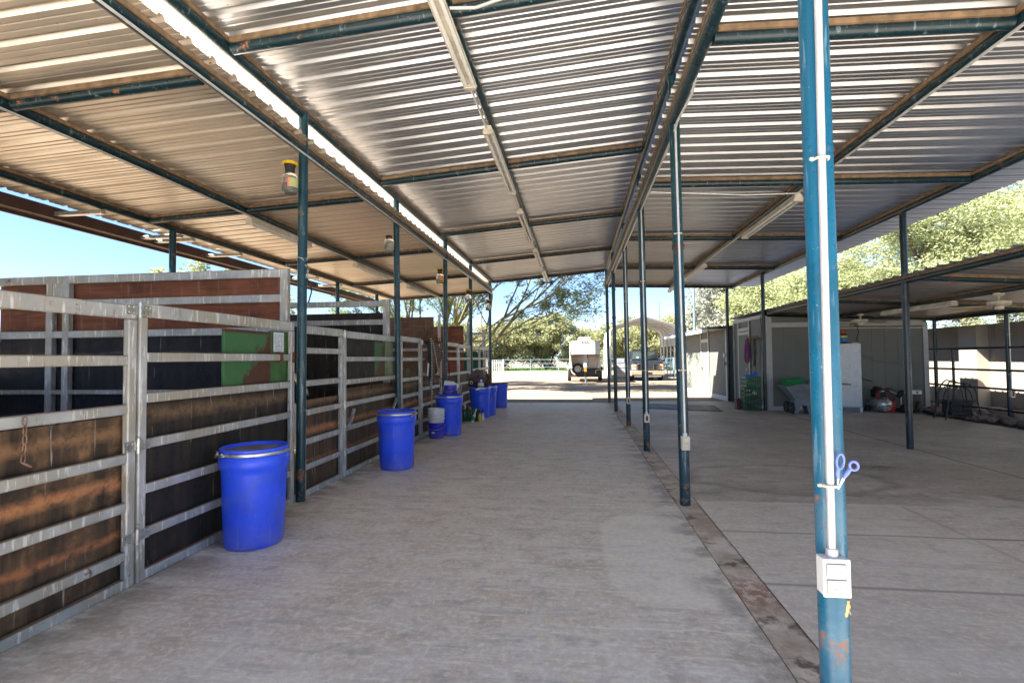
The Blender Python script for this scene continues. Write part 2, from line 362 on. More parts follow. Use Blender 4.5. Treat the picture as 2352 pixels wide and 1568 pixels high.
for j in range(ny + 1):
    for i in range(nx + 1):
        tx = i/nx*2-1; ty = j/ny
        x = 900*tx*abs(tx)**1.6; y = -120 + 1300*ty**2.0
        h = -.03 if (-9.5 < x < 9.8 and -6 < y < 18.5) else -.03 + .035*math.sin(x*.31+y*.17)*math.cos(y*.23-.4*x*.2)
        g.v.append((x, y, h))
for j in range(ny):
    for i in range(nx):
        a = j*(nx+1)+i; g.f.append((a, a+1, a+nx+2, a+nx+1)); g.mi.append(0)
structure(g.build("ground", SAND))
f = MB(); f.box(-15, 15, -17, -2.02, -.1, -.01); structure(f.build("bounce_apron", plain("pale_bounce_slab", (.72, .67, .60), .8, 0, .08, 2), smooth=False))  # unseen pale slab added behind the camera to bounce sunlight inside
f = MB(); f.box(-2.95, .915, -2.0, 16.15, -.12, 0.0); structure(f.build("concrete_floor", CONC, smooth=False))
f = MB(); f.box(.924, 1.1215, -2.0, 16.15, -.12, -.004); structure(f.build("footing_strip", mk_strip(), smooth=False))
f = MB(); f.add([(1.125,-2,0),(8.1,-2,0),(8.1,10.7,0),(7.98,12.7,0),(8.35,14.1,0),(4.62,14.1,0),(4.62,16.75,0),(1.125,16.75,0)] , [tuple(range(8))])
f.add([(1.125,16.75,-.1),(4.62,16.75,-.1),(4.62,16.75,0),(1.125,16.75,0),(8.1,-2,-.1),(8.1,10.7,-.1),(8.1,10.7,0),(8.1,-2,0)], [(0,1,2,3),(4,5,6,7)])
structure(f.build("side_floor", CONC_SIDE, smooth=False, fix=False))
DIRT = plain("stall_dirt", (.13, .095, .065), .95, 0, .35, 5)
f = MB(); f.box(-7.2, -2.955, -2.0, 16.4, -.1, -.012); structure(f.build("stall_floor", DIRT, smooth=False))
GRASSG = plain("lawn_grass", (.05, .10, .022), .9, 0, .35, 1.5)
rng = random.Random(5)
gm = MB()
gm.add([(-60,57.5,.012),(70,57.5,.012),(70,74,.012),(-60,74,.012)], [(0,1,2,3)])
for _ in range(2600):
    x = rng.uniform(-16, 18); y = rng.uniform(57.4, 62); h = rng.uniform(.08, .22); w = .07
    a = rng.uniform(0, 3.14); gm.add([(x-w*math.cos(a), y-w*math.sin(a), 0), (x+w*math.cos(a), y+w*math.sin(a), 0), (x+rng.uniform(-.1,.1), y, h)], [(0,1,2)])
tag(gm.build("lawn", GRASSG, smooth=False, fix=False), "green grass strip behind the pale blue pipe fence", "grass", kind='stuff')
# crack in the aisle slab
CRK = plain("crack_filler", (.80, .76, .70), .9, 0, .2)
def strip(name, pts, w, z, mat_, seed):
    r = random.Random(seed); P = [];
    for a, b in zip(pts[:-1], pts[1:]):
        for t in range(5):
            t /= 5; P.append((a[0]+(b[0]-a[0])*t + r.uniform(-.012,.012), a[1]+(b[1]-a[1])*t + r.uniform(-.012,.012)))
    P.append(pts[-1]); mb = MB(); vs = []
    for i, p in enumerate(P):
        q = P[min(i+1, len(P)-1)]; o = P[max(i-1, 0)]; d = Vector((q[0]-o[0], q[1]-o[1])).normalized(); ww = w * r.uniform(.35, 1.2)
        vs += [(p[0]-d.y*ww, p[1]+d.x*ww, z), (p[0]+d.y*ww, p[1]-d.x*ww, z)]
    mb.add(vs, [(2*i, 2*i+1, 2*i+3, 2*i+2) for i in range(len(P)-1)]); return structure(mb.build(name, mat_, smooth=False, fix=False))
strip("floor_crack", [(-.366,5.66),(-.485,5.52),(-.56,5.31),(-.594,4.98),(-.612,4.81),(-.568,4.6),(-.6,4.43),(-.65,4.29),(-.695,4.16),(-.64,4.03),(-.656,3.83),(-.55,3.76),(-.2,3.72)], .007, .003, CRK, 1)
strip("floor_crack", [(-.95,1.95),(-.8,2.2),(-.72,2.5),(-.45,2.7)], .005, .003, CRK, 2)

# ------------------------------------------------------------------ corrugated sheets and pipe frames
def sheet(name, xs, y0, y1, mat_, parent, per=.24, h=.030):
    # xs: [(x, z)...] across the slope; ribs run along x
    prof = []
    n = int(round((y1 - y0) / per))
    for i in range(n):
        b = y0 + i*per
        for dy, dz in ((0,0),(.018,h),(.052,h),(.070,0),(.112,0),(.118,.006),(.128,.006),(.134,0),(.176,0),(.182,.006),(.192,.006),(.198,0)): prof.append((b+dy, dz))
    prof.append((y0 + n*per, 0))
    vs = []; m = len(prof)
    for x, z in xs: vs += [(x, y, z + dz) for y, dz in prof]
    fs = [(i*m+k, i*m+k+1, (i+1)*m+k+1, (i+1)*m+k) for i in range(len(xs)-1) for k in range(m-1)]
    mb = MB().add(vs, fs)
    return mb.build(name, mat_, parent, smooth=False, fix=False)
def pipe(name, a, b, r, mat_, parent, n=20):
    return MB().cyl(a, b, r, n=n).build(name, mat_, parent)
def post(parent, base, top, r=.058, mat_=None, label=None, rust=True):
    mb = MB().cyl(base, top, r, n=28)
    o = mb.build("post", mat_ or TEAL_POST, parent)
    if label: o['label'] = label
    return o
def nailer_y(parent, x, z, y0, y1, side):
    MB().box(x + side*.038 - .012, x + side*.038 + .012, y0, y1, z + .028, z + .062).build("nailer", NAILER, parent, smooth=False)
def nailer_x(parent, a, b, y):
    (x0, z0), (x1, z1) = a, b
    MB().bar((x0, y - .046, z0 + .045), (x1, y - .046, z1 + .045), .022, .040).build("nailer", NAILER, parent, smooth=False)

Y0, Y1 = 0.5, 16.95
# centre canopy: the tall roof over the aisle
cc = thing("aisle_canopy", "tall corrugated metal roof over the concrete aisle, standing on two rows of teal posts", "canopy")
zc = lambda x: 3.90 + (x + 2.75) * (.27 / 3.68)
sheet("roof_sheet", [(x, zc(x) + .066) for x in (-3.2, -2.0, -.9, .2, 1.38)], Y0, Y1, SHEET, cc)
for x, z in ((-2.75, zc(-2.75)), (.94, zc(.94))):
    pipe("beam", (x, Y0+.1, z), (x, 16.55, z), .047, TEAL, cc); nailer_y(cc, x, z, Y0+.1, 16.5, -1 if x > 0 else 1)
for y in (.4, 3.72, 6.9, 10.0, 13.15, 16.5):
    pipe("rafter", (-2.7, y, zc(-2.7)-.012), (.89, y, zc(.89)-.012), .046, TEAL, cc); nailer_x(cc, (-2.69, zc(-2.69)-.012), (.88, zc(.88)-.012), y)
pipe("light_beam", (-.93, Y0+.1, zc(-.93)+.015), (-.93, 16.9, zc(-.93)+.015), .042, TEAL, cc)
LP_ = [((-2.757,4.86,0),(-2.736,4.86,3.93)), ((-2.74,7.65,0),(-2.77,7.65,3.93)), ((-2.745,10.5,0),(-2.73,10.5,3.93)), ((-2.79,13.35,0),(-2.79,13.35,3.93)), ((-2.757,16.2,0),(-2.754,16.2,3.93)), ((-2.75,2.0,0),(-2.75,2.0,3.93))]
LL = ["teal post at the end of the first stall gate, chain tied round it", "second teal post on the stall side, rusty wire round it", "third teal post on the stall side behind the hanging leads", "fourth teal post on the stall side", "farthest teal post on the stall side", None]
for (a, b), l in zip(LP_, LL): post(cc, a, b, .046, None, l)
RP = [((.998,2.22,0),(.980,2.22,4.17),.0545,TEAL_NEAR_LIT,"big scuffed blue-teal post in the foreground with a conduit up its front"),
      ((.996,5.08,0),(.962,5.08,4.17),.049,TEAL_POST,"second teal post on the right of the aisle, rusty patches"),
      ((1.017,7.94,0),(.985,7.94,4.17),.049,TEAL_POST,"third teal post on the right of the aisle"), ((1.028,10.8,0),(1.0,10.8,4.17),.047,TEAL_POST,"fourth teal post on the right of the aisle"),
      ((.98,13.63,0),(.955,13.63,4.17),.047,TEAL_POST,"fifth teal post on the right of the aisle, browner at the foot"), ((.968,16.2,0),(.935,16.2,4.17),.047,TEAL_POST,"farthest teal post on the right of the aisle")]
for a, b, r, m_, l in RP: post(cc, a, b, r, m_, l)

# left canopy over the stalls
lc = thing("stall_canopy", "low tan corrugated metal roof sloping out over the horse stalls", "canopy")
zl = lambda x: 3.54 + (x + 2.75) * .05
sheet("roof_sheet", [(x, zl(x) + .064) for x in (-6.55, -5.2, -3.9, -2.63)], Y0, 16.6, SHEET_OLD, lc)
for x in (-2.75, -4.47, -5.95):
    pipe("beam", (x, Y0+.1, zl(x)), (x, 16.45, zl(x)), .046, TEAL, lc); nailer_y(lc, x, zl(x), Y0+.1, 16.4, 1)
for y in (.4, 3.5, 6.45, 9.8, 12.95, 16.3):
    for xa, xb in ((-2.8, -4.42), (-4.52, -5.9)):
        pipe("rafter", (xa, y, zl(xa)-.005), (xb, y, zl(xb)-.005), .042, TEAL, lc); nailer_x(lc, (xa-.03, zl(xa)-.01), (xb+.03, zl(xb)-.01), y)
for y in (1.6, 6.9, 12.2, 14.75): post(lc, (-5.95, y, -.02), (-5.95, y, zl(-5.95)), .046)
ge = thing("roof_gutter", "dark brown box gutter along the outer eave of the tan stall roof", "gutter")
mb = MB()
mb.prism([(-6.75, 3.24), (-6.60, 3.24), (-6.60, 3.38), (-6.612, 3.38), (-6.612, 3.255), (-6.738, 3.255), (-6.738, 3.38), (-6.75, 3.38)], Y0, 16.4, 'y'); mb.build("trough", GUTTER, ge, smooth=False)
MB().box(-6.76, -6.735, Y0, 16.4, 3.20, 3.43).build("fascia", GUTTER, ge, smooth=False)
for i, y in enumerate((5.75, 7.05, 7.3, 8.45, 11.2, 12.4)):
    o = MB().box(-6.62, -5.93, y-.035, y+.035, zl(-5.95)-.105, zl(-5.95)-.055).build("eave_bracket", STEEL, None, bevel=.006)
    tag(o, ["silver bracket arm under the stall eave, nearest the camera", "longer silver bracket arm beside the outer post under the stall eave", "short silver bracket arm just behind the one at the outer post", "fourth silver bracket arm along the stall eave", "silver bracket arm at the eave near the second outer post", "farthest silver bracket arm along the stall eave"][i], "bracket", "bracket arms under the stall eave")
# right canopy
rc = thing("side_canopy", "corrugated metal roof over the open concrete bay right of the aisle", "canopy")
zr = lambda x: 3.68 - (x - .95) * .034
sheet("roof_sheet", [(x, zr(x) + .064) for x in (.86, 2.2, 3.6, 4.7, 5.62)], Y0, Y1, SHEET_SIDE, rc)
for x in (.95, 2.95, 4.85):
    pipe("beam", (x, Y0+.1, zr(x)), (x, 16.85, zr(x)), .047 if x != 2.95 else .040, TEAL, rc); nailer_y(rc, x, zr(x), Y0+.1, 16.8, -1)
for y in (.4, 3.76, 6.9, 10.0, 13.2, 16.6):
    for xa, xb in ((1.0, 2.91), (2.99, 4.8)):
        pipe("rafter", (xa, y, zr(xa)-.008), (xb, y, zr(xb)-.008), .045, TEAL, rc); nailer_x(rc, (xa+.02, zr(xa)-.008), (xb-.02, zr(xb)-.008), y)
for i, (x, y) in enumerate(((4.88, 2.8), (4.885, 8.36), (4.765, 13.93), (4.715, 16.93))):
    post(rc, (x, y, 0), (x+.01, y, zr(4.85)), .046, TEAL_BACKLIT, [None, "dark backlit teal post standing alone in the open bay before the lean-to", "dark backlit teal post at the corner of the grey shed", "thin dark backlit teal post between the two grey sheds"][i])
# lean-to at far right
lt = thing("low_lean_to", "low dark lean-to roof in front of the grey shed, ceiling fans under it", "lean-to roof")
zt = lambda x: 2.50 - (x - 4.9) * .062
sheet("roof_sheet", [(x, zt(x) + .055) for x in (4.78, 6.2, 7.7, 9.25)], -4.32, 17.0, SHEET_LOW, lt)  # unseen run past the camera is added, to darken the side bay
for x, r in ((4.9, .045), (6.65, .042), (8.8, .05)):
    pipe("beam", (x, -4.2, zt(x)), (x, 13.9, zt(x)), r, TEAL, lt); nailer_y(lt, x, zt(x), -4.2, 13.9, -1)
for y in (-4.0, -.8, 2.2, 5.1, 8.05, 11.0, 13.85):
    for xa, xb in ((4.95, 6.6), (6.7, 8.75)):
        pipe("rafter", (xa, y, zt(xa)), (xb, y, zt(xb)), .042, TEAL, lt); nailer_x(lt, (xa, zt(xa)-.005), (xb, zt(xb)-.005), y)
for y, l in ((5.6, None), (11.79, "dark backlit post at the pipe railing with a grey conduit and outlet box"), (13.95, None)): post(lt, (8.8, y, -.02), (8.8, y, zt(8.8)), .04, TEAL_BACKLIT, l)
# ------------------------------------------------------------------ horse stalls
XF = -2.80
def hinge(parent, y, z):
    mb = MB(); mb.box(.0212, .028, y-.10, y-.012, z-.032, z+.032); mb.box(.0212, .028, y+.012, y+.10, z-.032, z+.032)
    mb.cyl((.034, y, z-.05), (.034, y, z+.05), .012, n=10)
    for dy in (-.08, -.045, .045, .08):
        for dz in (-.018, .018): mb.lathe([(0, .040), (.007, .040), (.009, .033)], 8, (0, y+dy, z+dz), ax='x')
    return mb.build("hinge", STEEL, parent, bevel=.002)
def fence(name, label, cat, group, y0, y1, zs, ends, board=None, bz=(.05, 1.12), rail=.063, top=.088, bmat=None, hinges=None):
    t = thing(name, label, cat, (XF, y0, 0), 0, group); L = y1 - y0
    for i, z in enumerate(zs):
        h = top if i == 0 else rail
        MB().box(-.020, .020, 0 if i == 0 else .061*ends[0], L if i == 0 else L - .061*ends[1], z-h/2, z+h/2).build("rail", RAIL, t, bevel=.009)
    zt_ = zs[0] - top/2 - .001
    for e, yy in ((ends[0], .031), (ends[1], L-.031)):
        if e: MB().box(-.022, .022, yy-.031, yy+.031, .0, zt_).build("stile", RAIL, t, bevel=.009)
    if bmat: MB().box(-.062, -.040, .02, L-.02, bz[0], bz[1]).build("lining_board", bmat, t)
    for z in (hinges or ()): hinge(t, -.015, z)
    return t
ZL = [1.715, 1.41, 1.105, .80, .50, .20, .03]
ZG = [1.735, 1.43, 1.165, .87, .58, .30, .035]
G1, G2 = "fixed stall panels along the aisle", "stall gates along the aisle"
fence("stall_fence", "nearest fixed pipe panel at the left edge, a rusty chain hanging from it", "fence panel", G1, 1.2, 2.945, ZL, (0, 1), bmat=BOARD, bz=(.05, 1.06))
g1 = fence("stall_gate", "nearest stall gate behind the first blue drum, green feed hatch on it", "gate", G2, 2.965, 4.785, ZG, (1, 1), bmat=BOARD_DARK, bz=(.06, 1.18), hinges=(1.73, .87, .30))
MB().box(-.058, -.032, .865, 1.50, 1.195, 1.665).build("feed_hatch", FEED, g1, bevel=.004)
MB().box(-.064, -.036, 1.505, 1.80, 1.19, 1.68).build("feed_door", plain("green_hatch_paint", (.05, .135, .035), .6, 0, .4, 7), g1, bevel=.004)
for y in (1.585, 1.79): MB().box(-.03, .034, y-.018, y+.018, 1.378, 1.482).build("rail_clip", RUST, g1, bevel=.004)
fence("stall_fence", "second fixed pipe panel between the first post and the second gate", "fence panel", G1, 4.95, 5.86, [1.72, 1.50, 1.16, .86, .56, .30, .035], (1, 1), bmat=BOARD, bz=(.05, .98))
g2 = fence("stall_gate", "second stall gate behind the second blue drum, two slanting braces on it", "gate", G2, 5.88, 7.80, [1.71, 1.41, 1.13, .86, .57, .29, .035], (1, 1), bmat=BOARD, bz=(.06, 1.05), hinges=(1.71, .86, .30))
MB().box(-.058, -.034, .05, 1.05, 1.15, 1.66).build("lining_board", BOARD_DARK, g2)
MB().box(-.058, -.034, 1.06, 1.45, 1.10, 1.66).build("feed_hatch", FEED, g2)
MB().box(-.06, -.036, 1.46, 1.80, 1.10, 1.66).build("feed_door", plain("faded_green_paint", (.21, .26, .16), .6, 0, .35, 7), g2)
for ya, yb, za, zb in ((.22, .06, .79, .57), (1.86, 1.56, .90, .66)): MB().bar((.045, ya, za), (.045, yb, zb), .03, .035).build("brace", STEEL, g2)
fence("stall_fence", "third fixed pipe panel right behind the second teal stall post", "fence panel", G1, 7.90, 8.95, [1.73, 1.40, 1.07, .80, .55, .30, .035], (1, 1), bmat=BOARD, bz=(.05, 1.25))
fence("stall_gate", "third stall gate hung with leads, halters and a brown leather bag", "gate", G2, 8.97, 10.38, [1.70, 1.40, 1.12, .86, .57, .29, .035], (1, 1), bmat=BOARD, bz=(.06, 1.05), hinges=(1.70, .57))
fence("stall_fence", "fourth fixed pipe panel between the third post and the fourth gate", "fence panel", G1, 10.62, 11.92, [1.72, 1.40, 1.06, .80, .55, .30, .035], (1, 1), bmat=PLY_BROWN, bz=(.05, 1.02))
g4 = fence("stall_gate", "fourth stall gate behind the drum with sacks on it", "gate", G2, 11.94, 13.26, [1.70, 1.40, 1.06, .80, .55, .30, .035], (1, 1), bmat=PLY_BROWN, bz=(.06, 1.02), hinges=(1.68, .55))
for ya, yb, za, zb in ((.12, -.12, .78, .5), ): MB().bar((.045, ya, za), (.045, yb, zb), .03, .035).build("brace", STEEL, g4)
fence("stall_fence", "fifth fixed pipe panel before the farthest gate", "fence panel", G1, 13.45, 14.55, [1.70, 1.40, 1.10, .80, .55, .30, .035], (1, 1), bmat=PLY_BROWN, bz=(.05, 1.0))
fence("stall_gate", "farthest stall gate at the sunny end of the aisle", "gate", G2, 14.57, 16.12, [1.70, 1.40, 1.10, .80, .55, .30, .035], (1, 1), bmat=PLY_BROWN, bz=(.06, 1.0), hinges=(1.68,))
# dividers between the stalls
GD = "dividers between the stalls"
def divider(label, y, rails, ups, boards, x1=-2.90, x0=-6.3):
    t = thing("stall_divider", label, "stall divider", (0, y, 0), 0, GD)
    for z, h in rails: MB().box(x0, x1-.06, -.028, .028, z-h/2, z+h/2).build("rail", RAIL, t, bevel=.009)
    for x, w in ups: MB().box(x-w/2, x+w/2, -.031, .031, .0, 2.33).build("upright", RAIL, t, bevel=.009)
    for z0, z1, m_ in boards: MB().box(x0, x1-.10, .034, .052, z0, z1).build("board", m_, t, smooth=False)
    return t
d1 = divider("first stall divider, red plywood above black rubber mats, double upright at left", 4.86, [(2.285, .088), (2.03, .082), (1.70, .08), (1.085, .05)], [(-2.93, .085), (-5.42, .078), (-5.62, .078)], [(1.735, 2.25, PLY_RED), (.0, 1.665, MATBLK)])
MB().box(-5.58, -5.46, -.026, .026, 1.95, 2.32).build("spacer", RAIL, d1, bevel=.006)
divider("second stall divider, black board with open gap under its top rail", 7.65, [(2.27, .088), (1.98, .085)], [(-2.93, .10)], [(.0, 2.13, BOARD_DARK)])
divider("third stall divider of plain weathered brown plywood", 10.5, [(1.6, .06)], [(-2.87, .05)], [(.0, 2.29, PLY_BROWN)])
divider("fourth stall divider of plain reddish plywood", 13.35, [(1.6, .06)], [(-2.87, .05)], [(.0, 2.27, PLY_RED)])
divider("farthest stall divider with two open rails above dark board", 16.2, [(2.2, .075), (1.94, .075)], [(-2.95, .09)], [(.0, 1.62, DGREEN)])
divider("unseen stall divider added beyond the left edge to block sun", 1.15, [(2.285, .088), (2.03, .082)], [(-2.93, .085)], [(.0, 2.25, MATBLK)])  # unseen, continues the row; added to keep sun off the first divider
bk = thing("stall_back_fence", "rear pipe fence with dark boards closing the backs of the stalls", "fence", (-6.42, 0, 0))
for z in (1.6, 1.2): MB().box(-.025, .025, 1.1, 16.3, z-.04, z+.04).build("rail", RAIL, bk, bevel=.009)
MB().box(-.06, -.035, 1.1, 16.3, .0, 1.15).build("board", BOARD_DARK, bk, smooth=False)
# paper card
CARD = plain("paper_card", (.66, .72, .76), .7, 0, .06, 30)
INK = plain("faded_ink", (.10, .13, .17), .8)
cd = thing("stall_card", "white paper form pinned to the green feed hatch", "card", (XF-.03, 4.505, 1.482))
MB().box(0, .003, 0, .165, 0, .185).build("paper", CARD, cd, smooth=False)
mb = MB(); r = random.Random(3)
for i in range(9):
    z = .165 - i*.012; y0 = .012
    while y0 < .15:
        w = r.uniform(.012, .045); mb.box(.0032, .0042, y0, min(.155, y0+w), z, z+.0035); y0 += w + r.uniform(.004, .02)
mb.tube([(.0045, .02+i*.008, .052+.010*math.sin(i*2.3)+.004*math.cos(i*5)) for i in range(16)], .0016, 4)
for i in range(3): mb.box(.0032, .0042, .015, .15, .030-i*.009, .032-i*.009)
mb.build("printed_lines", INK, cd, smooth=False)

# ------------------------------------------------------------------ chains, ropes
def chain(name, label, pts, mat_, link=.026, cat="chain"):
    pts = [Vector(p) for p in pts]; mb = MB(); d = []; tot = 0
    for a, b in zip(pts[:-1], pts[1:]): d.append((tot, (b-a).length)); tot += (b-a).length
    n = max(2, int(tot/(link*1.35)))
    for i in range(n):
        s = (i+.5)*tot/n
        for k, (s0, l) in enumerate(d):
            if s0 <= s <= s0 + l + 1e-6: break
        p = pts[k].lerp(pts[k+1], (s-s0)/l); t = (pts[k+1]-pts[k]).normalized()
        u = t.cross(Vector((1,0,0)) if abs(t.x) < .8 else Vector((0,1,0))).normalized(); w = t.cross(u)
        if i % 2: u, w = w, u
        L = link*.5; W = link*.32
        ring = [p + t*(L*ct + math.copysign(link*.25, ct) if abs(ct) > .01 else 0) + u*W*st for ct, st in [(math.cos(a), math.sin(a)) for a in [2*math.pi*q/10 + .1 for q in range(10)]]]
        mb.tube(ring, link*.11, 5, closed=True)
    return tag(mb.build(name, mat_), label, cat)
chain("hanging_chain", "rusty chain with an end hook hanging on the nearest fixed panel", [(-2.765, 2.27, 1.13), (-2.762, 2.268, .99), (-2.764, 2.262, .90), (-2.758, 2.30, .872)], mk_rail() if False else plain("half_rusted_steel", (.24, .15, .10), .6, .4, .6, 22), .030)
chain("tie_chain", "short chain looped round the first teal stall post", [(-2.75+.052*math.cos(a), 4.86+.052*math.sin(a), 2.42+.01*math.sin(3*a)) for a in [i*.5-2.6 for i in range(12)]] + [(-2.67, 4.84, 2.33), (-2.68, 4.83, 2.22)], STEEL, .035)
tag(MB().tube([(-2.68,4.83,2.22),(-2.64,4.83,2.16),(-2.63,4.83,2.08),(-2.655,4.83,2.0),(-2.665,4.83,1.97)], .008, 6).build("dangling_cord", BLACK), "black cord with a hook below the chain on the first stall post", "cord")
def wire_tie(label, c, r, z, mat_):
    mb = MB()
    for q in range(3): mb.tube([(c[0]+(r+.006)*math.cos(a), c[1]+(r+.006)*math.sin(a), z + .012*q + .008*math.sin(a*2+q)) for a in [i*.524 for i in range(12)]], .005, 5, closed=True)
    mb.tube([(c[0]-.02, c[1]-r-.008, z), (c[0]-.03, c[1]-r-.014, z-.05), (c[0]-.026, c[1]-r-.012, z-.10)], .005, 5)
    return tag(mb.build("wire_tie", mat_), label, "wire", "wire ties round the posts")
wire_tie("rusty wire wound round the second teal stall post", (-2.76, 7.65), .046, 2.34, RUST)
wire_tie("rusty wire wound round the second aisle post on the right", (.978, 5.08), .049, 2.44, RUST)
wire_tie("rusty wire wound round the third aisle post on the right", (.995, 7.94), .049, 2.52, RUST)
wire_tie("dark cord wound round the fifth aisle post on the right", (.965, 13.63), .047, 2.42, BLACK)
# gear hung on the third gate
LEATHER = plain("brown_leather", (.105, .048, .027), .65, 0, .35, 9)
def mk_twist(name, a, b, sc):
    m = Mt(name, a, .8); z = m.xyz(m.co(False)); w = m.math('SINE', m.math('MULTIPLY', z[2], sc)); m.col(m.mix(m.map(w, -.15, .15), a, b)); return m.m
BWROPE = mk_twist("black_white_rope", (.012,.012,.012), (.62,.60,.55), 150)
OBROPE = mk_twist("orange_brown_rope", (.06,.025,.015), (.45,.14,.04), 110)
rk = thing("hook_rack", "rusty hook rack across the third stall gate", "rack", (-2.77, 9.0, 1.72))
MB().box(-.005, .012, .05, 1.15, -.02, .03).build("bar", RUST, rk)
for i in range(9):
    y = .1 + i*.125; MB().tube([(.01, y, .02), (.05, y, .0), (.085, y, .03), (.09, y, .075), (.075, y, .10)], .008, 6).build("hook", RUST, rk)
bm_ = MB(); prof = [(9.22,1.72),(9.75,1.73),(10.0,1.62),(10.12,1.44),(9.98,1.33),(9.78,1.24),(9.70,1.10),(9.62,1.24),(9.50,1.34),(9.42,1.05),(9.30,.94),(9.22,1.2),(9.16,1.45)]
N_ = len(prof); vs = []
for lay, s in ((0, .93), (.035, 1.0), (.075, .9)):
    for y, z in prof: vs.append((-2.755 + lay + .012*math.sin(y*31+z*17), 9.6 + (y-9.6)*s, 1.45 + (z-1.45)*s))
fs = [(l*N_+i, l*N_+(i+1)%N_, (l+1)*N_+(i+1)%N_, (l+1)*N_+i) for l in (0, 1) for i in range(N_)] + [tuple(range(2*N_, 3*N_)), tuple(reversed(range(N_)))]
tag(bm_.add(vs, fs).build("leather_bag", LEATHER), "ragged brown leather flaps hanging from the hook rack", "tack")
def rope(name, label, pts, r, mat_, cat="rope", n=6):
    P = [Vector(p) for p in pts]; out = []
    for i in range(len(P)-1):
        p0 = P[max(i-1,0)]; p1 = P[i]; p2 = P[i+1]; p3 = P[min(i+2, len(P)-1)]
        for k in range(6):
            t = k/6; out.append(.5*((2*p1)+(p2-p0)*t+(2*p0-5*p1+4*p2-p3)*t*t+(3*p1-p0-3*p2+p3)*t**3))
    out.append(P[-1]); return tag(MB().tube(out, r, n).build(name, mat_), label, cat)
rope("lead_rope", "black and white lead rope hanging almost to the floor", [(-2.67,9.2,1.78),(-2.66,9.21,1.4),(-2.66,9.2,1.0),(-2.66,9.2,.6),(-2.67,9.22,.3)], .012, BWROPE)
rope("lead_rope", "black and white lead rope in a long loop beside the straight one", [(-2.66,9.28,1.74),(-2.64,9.5,1.3),(-2.63,9.72,.98),(-2.64,9.62,.76),(-2.65,9.4,.72),(-2.66,9.2,.82),(-2.67,9.12,1.05)], .011, BWROPE)
rope("lead_rope", "orange and brown lead rope looped below the leather flaps", [(-2.65,9.72,1.34),(-2.64,9.62,1.18),(-2.64,9.7,1.03),(-2.64,9.86,1.02),(-2.64,9.96,1.12),(-2.65,9.95,1.34),(-2.66,9.84,1.7)], .012, OBROPE)
rope("lead_rope", "dark red lead rope hanging by the third stall post", [(-2.70,10.44,1.42),(-2.66,10.48,1.3),(-2.66,10.5,1.1),(-2.67,10.44,.98)], .013, plain("maroon_rope", (.16,.012,.03), .8))
mb = MB()
for q, (y, l) in enumerate(((9.06,.75),(9.1,.6),(9.14,.7))):
    mb.tube([(-2.69, y, 1.75), (-2.67, y-.05, 1.5-.05*q), (-2.67, y+.03, 1.3), (-2.68, y+.05, 1.75-l), (-2.68, y+.12, 1.35), (-2.69, y+.04, 1.72)], .014, 6)
tag(mb.build("halter", BLACK), "black horse halters bunched at the left of the hook rack", "halter")
tag(MB().bar((-2.66, 9.0, 1.32), (-2.66, 8.93, 1.1), .022, .022).build("hoof_pick", WHITE), "white plastic handle sticking out below the black halters", "tool")
# ------------------------------------------------------------------ blue drums
def drum(label, x, y, lid=True, rz=0.0, dirty=True):
    t = thing("blue_drum", label, "drum", (x, y, 0), rz, "blue plastic drums along the stalls")
    p = [(0,.0),(.190,.0),(.205,.006),(.212,.022),(.214,.05),(.232,.55),(.234,.575),(.246,.600),(.2495,.612),(.2505,.68),(.243,.690),(.236,.692)]
    MB().lathe(p if lid else p + [(.226,.690),(.222,.60),(.2,.05),(0,.04)], 64).build("body", BLUE, t)
    if lid:
        MB().lathe([(.238,.691),(.243,.695),(.244,.712),(.240,.720),(.246,.724),(.2465,.736),(.240,.742),(.228,.738),(.224,.718),(.215,.715)], 64).build("lid", BLUE, t)
        MB().lathe([(.2155,.7165),(.12,.7175),(.115,.7155),(0,.7155)], 48).build("lid_panel", LIDDIRT, t)
        ring = MB().lathe([(.2445,.690),(.252,.693),(.254,.704),(.252,.714),(.2445,.717)], 64); r_ = ring.build("clamp_ring", STEEL, t)
        a0 = -2.45
        def pp(a, z, r=.262): return (r*math.cos(a), r*math.sin(a), z)
        l = MB(); l.tube([pp(a0+.08*i, .700+.003*math.sin(i), .262) for i in range(8)], .007, 6); l.bar(pp(a0-.30, .672, .275), pp(a0+.22, .712, .262), .012, .022)
        l.tube([pp(a0-.05, .724), pp(a0+.2, .73), pp(a0+.34, .712), pp(a0+.2, .696), pp(a0-.05,.69)], .004, 5)
        l.bar(pp(a0+.36,.703,.258), pp(a0+.46,.703,.258), .012, .03)
        l.build("latch", STEEL, r_)
    return t
drum("nearest blue drum with a dusty lid and steel latch ring by the first stall gate", -2.50, 3.74)
drum("second blue drum with a steel ring, before the second stall gate", -2.335, 6.45, rz=2.2)
drum("third blue drum, a small blue bucket of papers on its lid", -2.37, 9.36, rz=-.5)
drum("fourth blue drum, sacks and bottles piled on it", -2.315, 12.08, rz=1)
drum("blue drum mostly hidden behind the drum with the sacks", -2.24, 12.62, rz=2)
drum("farthest blue drum, open and rusty brown at its rim", -2.22, 14.55, lid=False)
tag(MB().lathe([(.255,.69),(.256,.704),(.10,.708),(0,.708)], 40, (-2.22,14.55,0)).build("rusty_lid", RUST), "rusty brown disc lying on the farthest blue drum", "lid")
